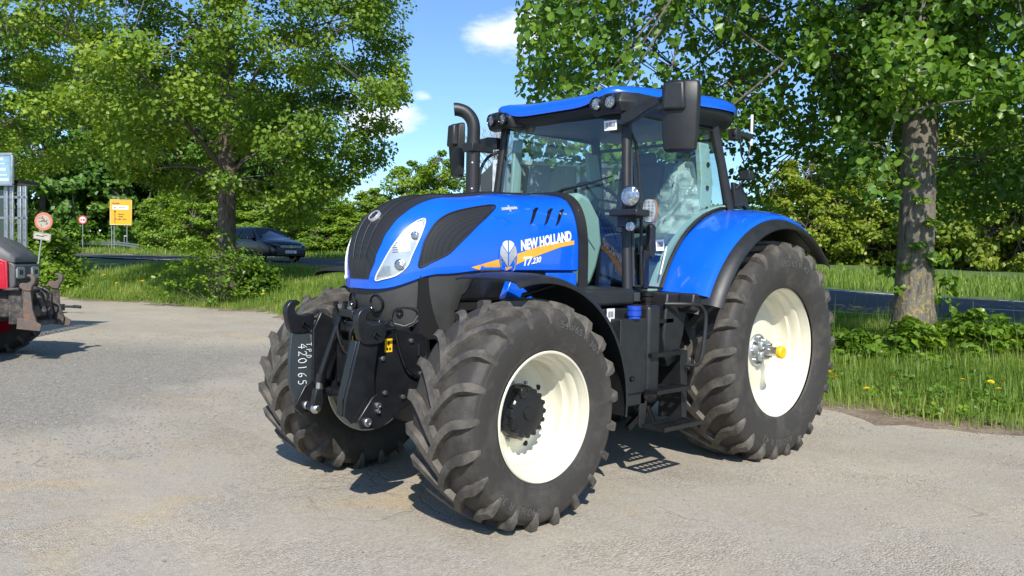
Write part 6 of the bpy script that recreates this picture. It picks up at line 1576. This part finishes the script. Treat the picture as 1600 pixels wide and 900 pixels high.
q.build('blind_slats', mat('pale_slat', (.55, .62, .60), .5), pn)
q = MB()
for z in (2.635, 3.165): q.box((-.10, -.10, z), (.92, .05, .05))
for x in (-.55, .35): q.box((x, -.10, 2.90), (.05, .05, .50))
q.build('panel_frame', M['galv'], pn, .006)
q = MB(); q.box((-.10, .0, 2.66), (.8, .2, .06)); q.box((-.10, .3, 2.70), (1.0, .5, .06)); q.build('panel_bracket', M['black'], GF)
for (x, y) in ((-.5, .55),):
    q = MB(); q.box((x, y, 1.35), (.06, .06, 2.7)); q.build('rear_post', M['galv'], GF, .005)

# --- black ball hitch lying past the red tractor
q = MB(); q.tube([(0, 0, .16), (.26, 0, .16)], [.03, .03], 10); q.tube(catmull([(.26, 0, .16), (.32, 0, .165), (.40, 0, .16), (.46, 0, .15)], 4), [.04]*13, 12); q.box((-.02, 0, .14), (.10, .12, .16)); q.tube([(-.02, 0, .0), (-.02, 0, .2)], .02, 8); q.box((-.02, 0, .01), (.18, .18, .02))
tb = q.build('tow_bar', M['black'], None, .005); tb.matrix_world = EM(-11.3, 20.5, .01, 0); tag(tb, 'small black tow bar on the lot between the red tractor and the grass', 'tow bar')

# --- dark estate car on the road
cs, cdp = from_qt(1.95, -25.4); zc_ = zr(-25.4)+.034*1.9+.03
CR = empty('car'); ang_ = math.atan2(-1/1.487, 1.1/1.487)
CR.matrix_world = EM(cs, cdp, zc_, ang_); tag(CR, 'dark blue estate car driving on the road behind the shrub', 'car')
M['carpaint'] = mat('dark_blue_car_paint', (.006, .010, .022), .22, coat=.45, spec=.35)
M['carglass'] = mat('car_glass', (.010, .016, .022), .06, spec=.35)
# length along x, nose at +2.3; sections: (x, half width, roof z, belt z, sill z)
def csec(x, w_, wt_, zt, zb, zl): return [(x, -w_*.96, zl), (x, -w_, zl+.15), (x, -w_, zb-.10), (x, -w_*.97, zb), (x, -wt_, zt-.04), (x, -wt_*.8, zt), (x, 0, zt+.02), (x, wt_*.8, zt), (x, wt_, zt-.04), (x, w_*.97, zb), (x, w_, zb-.10), (x, w_, zl+.15), (x, w_*.96, zl)]
cs_ = [(-2.35, .80, .70, .98, .92, .40), (-2.28, .86, .72, 1.05, .95, .28), (-2.0, .90, .62, 1.36, .98, .24), (-1.3, .915, .60, 1.45, .96, .22), (-.2, .915, .60, 1.46, .94, .20), (.45, .915, .60, 1.42, .93, .20), (1.20, .91, .70, 1.02, .92, .20), (1.7, .90, .72, .93, .84, .20), (2.1, .86, .70, .84, .76, .22), (2.30, .78, .66, .74, .66, .24), (2.38, .66, .60, .62, .56, .30)]
body = loft([csec(*s) for s in cs_], 'body', M['carpaint'], CR, ang=40)
def quadp(name, P_, m, par): q = MB(); q.add(P_, [tuple(range(len(P_)))]); return q.build(name, m, par, fix=False)
for sd in (1, -1):
    q = MB(); y0, y1 = .895*sd, .615*sd
    q.add([(1.05, y0, .965), (.42, y1*1.03, 1.375), (-.25, y1*1.04, 1.405), (-.25, y0*1.005, .975)], [(0, 1, 2, 3)]); q.add([(-.31, y0*1.005, .975), (-.31, y1*1.04, 1.405), (-1.25, y1*1.04, 1.395), (-1.30, y0*1.005, .995)], [(0, 1, 2, 3)]); q.add([(-1.36, y0*1.005, .995), (-1.32, y1*1.04, 1.39), (-1.95, y1*1.05, 1.32), (-2.12, y0*.985, 1.01)], [(0, 1, 2, 3)])
    w_ = q.build('side_window', M['carglass'], CR, fix=False)
    q = MB(); q.box((.86, 1.0*sd, .99), (.14, .20, .13)); q.build('door_mirror', M['carpaint'], CR, .03)
    q = MB(); q.add([(2.05, .84*sd, .755), (2.30, .64*sd, .735), (2.345, .48*sd, .685), (2.36, .48*sd, .615), (2.31, .70*sd, .625), (2.14, .85*sd, .66)], [tuple(range(6))]); hl_ = q.build('headlight', M['headlamp'], CR, fix=False)
    for x in (1.42, -1.38):
        wv = empty('wheel', (x, .80*sd, .33), 0, CR)
        q = MB(); q.lathe([(-.11, .22), (-.11, .31), (-.07, .335), (.07, .335), (.11, .31), (.11, .22)], 32, 'Y'); q.build('tyre', M['blackgloss'], wv)
        q = MB(); q.lathe([(.10*sd, .225), (.06*sd, .21), (.05*sd, .1), (.09*sd, .05), (.09*sd, .001)], 28, 'Y'); q.build('rim', M['steel'], wv)
quadp('windscreen', [(1.16, -.70, 1.035), (1.16, .70, 1.035), (.50, .57, 1.425), (.50, -.57, 1.425)], M['carglass'], CR)
q = MB(); q.box((2.375, 0, .64), (.03, 1.02, .10)); q.build('grille', M['blackgloss'], CR, .01)
q = MB()
for z in (.605, .64, .675): q.box((2.392, 0, z), (.008, 1.0, .008))
q.build('chrome_strip', M['steel'], CR)
q = MB(); q.lathe([(.0, .055), (.012, .055), (.012, .042), (.004, .040)], 24, 'X', (2.392, 0, .64)); q.tube([(2.402, -.032, .665), (2.402, -.013, .61), (2.402, 0, .635), (2.402, .013, .61), (2.402, .032, .665)], .006, 6); q.tube([(2.402, -.016, .678), (2.402, 0, .645), (2.402, .016, .678)], .006, 6); q.build('badge', M['steel'], CR, fix=False)
q = MB(); q.box((2.40, 0, .42), (.02, .52, .115)); q.build('number_plate', M['white'], CR)
q = MB(); q.box((2.36, 0, .42), (.06, 1.25, .17)); q.box((2.33, 0, .30), (.10, 1.3, .06)); q.build('front_bumper_grille', M['black'], CR, .01)
pm = Matrix.Translation((2.412, -.235, .385)) @ Matrix(((0, 0, 1, 0), (1, 0, 0, 0), (0, 1, 0, 0), (0, 0, 0, 1)))
flat_text('HH NF 102', .085, pm, M['interior'], 'plate_lettering', bpy.data.objects['number_plate'], .002, 0, .92)

# --- guard rail
GR = empty('guard_rail'); tag(GR, 'galvanised crash barrier along the far side of the road, its right end sloping down', 'guard rail')
q = MB(); vs = []; K_ = 40
prof_ = [(0, .0), (.05, .03), (.05, .09), (.0, .13), (.0, .18), (.05, .22), (.05, .28), (.0, .31)]
for i in range(K_+1):
    t = -110+(110-47.5)*i/K_; s1, d1 = from_qt(8.6, t); drop = max(0, (t+57)/9.5); zb_ = zr(t)+.2+.42-.62*min(1, drop)**1.4
    for (o, h) in prof_:
        s2, d2 = from_qt(8.6-o, t); vs.append(E(s2, d2, zb_+h))
n_ = len(prof_); q.add(vs, [(i*n_+j, i*n_+j+1, (i+1)*n_+j+1, (i+1)*n_+j) for i in range(K_) for j in range(n_-1)]); q.build('rail', M['galv'], GR, fix=False, ang=60)
for k in range(14):
    t = -110+4*k
    if t > -57: break
    s1, d1 = from_qt(8.72, t); p_ = E(s1, d1, zr(t)+.50); q = MB(); q.box(p_, (.08, .10, .62+.4)); q.build('post', M['galv'], GR)

# --- signs
def post(mb, x, y, z0, z1, r=.03): mb.tube([(x, y, z0), (x, y, z1)], r, 10)
SG = empty('direction_sign'); SG.matrix_world = EM(-29.75, 62, 1.2, R(8)); tag(SG, 'yellow direction sign with black arrows standing beyond the crash barrier', 'road sign')
M['signyellow'] = mat('sign_yellow', (.80, .38, .012), .45)
O = [(-.80+.0, 2.15), (.80, 2.15), (.80, 4.10), (-.80, 4.10)]
q = MB(); q.prism(O, 0, .04); pnl = q.build('panel', M['signyellow'], SG, .03)
q = MB(); q.tube([(-.76, -.012, 2.19), (.76, -.012, 2.19), (.76, -.012, 4.06), (-.76, -.012, 4.06), (-.76, -.012, 2.19)], .016, 4, cap=False); q.build('border', M['white'], pnl)
q = MB(); q.box((-.02, -.008, 3.50), (1.14, .008, .30)); q.build('white_field', M['white'], pnl)
q = MB(); q.box((-.42, -.008, 2.75), (.055, .008, .90)); q.prism([(-.51, 3.16), (-.33, 3.16), (-.42, 3.32)], -.012, -.004); q.box((-.24, -.008, 2.62), (.30, .008, .045)); q.prism([(-.10, 2.70), (-.10, 2.54), (.04, 2.62)], -.012, -.004); q.build('arrow', M['interior'], pnl)
def sign_text(s, x, z, size, m_, par, off=.004, sx=1., nm='lettering'):
    return flat_text(s, size, Matrix.Translation((x, -.014, z)) @ Matrix.Rotation(PI/2, 4, 'X'), m_, nm, par, off, 0, sx)
sign_text('Hameln', -.62, 3.76, .17, M['interior'], pnl); sign_text('Rinteln', -.15, 3.44, .17, M['interior'], pnl)
q = MB(); q.prism([(-.52, 3.42), (-.44, 3.54), (-.39, 3.47), (-.35, 3.52), (-.28, 3.42)], -.014, -.006); q.build('symbol', M['interior'], pnl)
sign_text('Detmold', -.20, 2.95, .135, M['interior'], pnl, sx=.85); sign_text('Lemgo', -.20, 2.78, .135, M['interior'], pnl); sign_text('B 83', .12, 2.56, .15, M['interior'], pnl)
for x in (-.68, -.50, .42): q = MB(); post(q, x, .08, 0, 4.0 if x != .42 else 4.0, .035); q.build('post', M['galv'], SG)
q = MB(); post(q, .22, .09, 0, 1.35, .03); q.tube([(.22, .09, 1.35), (.42, .09, 1.35)], .03, 8); q.build('brace', M['galv'], SG)
def round_sign(name, label, s, d, z0, zc, tilt, fade, plate=False, rz=0., rad=.30):
    o = empty(name); o.matrix_world = EM(s, d, z0, rz) @ Matrix.Rotation(R(tilt), 4, 'Y'); tag(o, label, 'road sign')
    h = zc-z0
    q = MB(); post(q, 0, .03, -.1, h+.28, .03); q.build('post', M['galv'], o)
    q = MB(); q.lathe([(.012, .0001), (.012, rad), (-.004, rad), (-.004, .0001)], 40, 'Y', (0, 0, h)); dsk = q.build('disc', mat(name+'_face', fade[0], .5, var=.12, vs=9), o)
    q = MB(); q.lathe([(-.006, rad*.985), (-.007, rad*.74)], 40, 'Y', (0, 0, h)); q.build('red_ring', mat(name+'_ring', fade[1], .5, var=.15, vs=9), dsk, fix=False)
    return o, dsk, h
o, dsk, h = round_sign('prohibition_sign', 'large faded round sign with pale red ring on a leaning post by the bush', -15.98, 27.3, .35, 2.52, 8, ((.40, .35, .29), (.55, .16, .12)))
q = MB(); rr_ = random.Random(4)
for k in range(26): a, b = rr_.gauss(0, .08), rr_.gauss(0, .07); q.box((a, -.008, h+b), (rr_.uniform(.02, .09), .003, rr_.uniform(.01, .035)), Matrix.Rotation(rr_.uniform(-1, 1), 4, 'Y'))
q.build('stain', mat('lichen_stain', (.16, .15, .12), .9), dsk)
q = MB(); q.box((.02, -.0, h-.50), (.58, .012, .24)); pl_ = q.build('plate', mat('faded_plate', (.42, .40, .35), .6, var=.15, vs=8), o)
q = MB(); q.tube([(-.25, -.008, h-.60), (.29, -.008, h-.60), (.29, -.008, h-.40), (-.25, -.008, h-.40), (-.25, -.008, h-.60)], .006, 4, cap=False); q.box((-.05, -.008, h-.50), (.26, .003, .03)); q.box((.12, -.008, h-.46), (.16, .003, .02)); q.build('plate_marking', M['cowl'], pl_)
o, dsk, h = round_sign('no_overtaking_sign', 'small round red-ringed sign with two car shapes left of the yellow sign', -33.7, 64, 1.3, 3.78, 0, ((.62, .60, .60), (.55, .03, .03)), rad=.33)
for dx, mm in ((-.10, 'red_shape'), (.10, 'black_shape')):
    q = MB(); q.box((dx, -.009, h-.02), (.15, .004, .07)); q.box((dx, -.009, h+.035), (.10, .004, .05)); q.box((dx-.05, -.009, h-.065), (.03, .004, .03)); q.box((dx+.05, -.009, h-.065), (.03, .004, .03)); q.build('car_symbol', mat(mm, (.55, .02, .02) if dx < 0 else (.02, .02, .02), .5), dsk)

# --- grey box trailer behind the blue tractor
BT = empty('box_trailer'); BT.matrix_world = EM(-.30, 12.4, 0, R(8)); tag(BT, 'plain grey box trailer standing behind the blue tractor hood and cab', 'trailer')
q = MB(); q.box((1.3, 1.1, 2.05), (2.6, 2.1, 2.1)); q.build('body', mat('grey_trailer_side', (.20, .20, .20), .5, var=.06), BT, .01)
q = MB()
for z in (1.0, 3.10):
    q.box((1.3, .045, z), (2.64, .02, .06))
for x in (0, 1.3, 2.6): q.box((x, .040, 2.05), (.05, .02, 2.04))
q.build('edge_rail', M['galv'], BT)
q = MB(); q.box((1.3, 1.1, .90), (2.7, 1.6, .14)); q.tube([(-.1, 1.1, .8), (-1.3, 1.1, .55)], .05, 8); q.build('chassis', M['worn'], BT)
for x in (.9, 1.75):
    for y in (.12, 2.0):
        wv = empty('wheel', (x, y, .38), 0, BT); q = MB(); q.lathe([(-.1, .2), (-.1, .34), (-.06, .38), (.06, .38), (.1, .34), (.1, .2), (0, .18), (0, .001)], 28, 'Y'); q.build('tyre', M['rubber'], wv)
        q = MB(); q.lathe([(-.105, .2), (-.05, .15), (-.05, .001)], 24, 'Y'); q.build('rim', M['galv'], wv)
# --- galvanised pole in front of the trailer
q = MB(); q.tube([(0, 0, 0), (0, 0, 2.95)], .045, 14); q.lathe([(0, .10), (.02, .10), (.02, .05), (.10, .05)], 20, 'Z', (0, 0, 2.28)); q.tube([(0, 0, 2.95), (0, 0, 2.99)], .05, 14)
gp = q.build('metal_pole', M['galv'], None); gp.matrix_world = EM(-.135, 9.6, 0, 0); tag(gp, 'pale galvanised pole between the exhaust stack and the windscreen', 'pole')
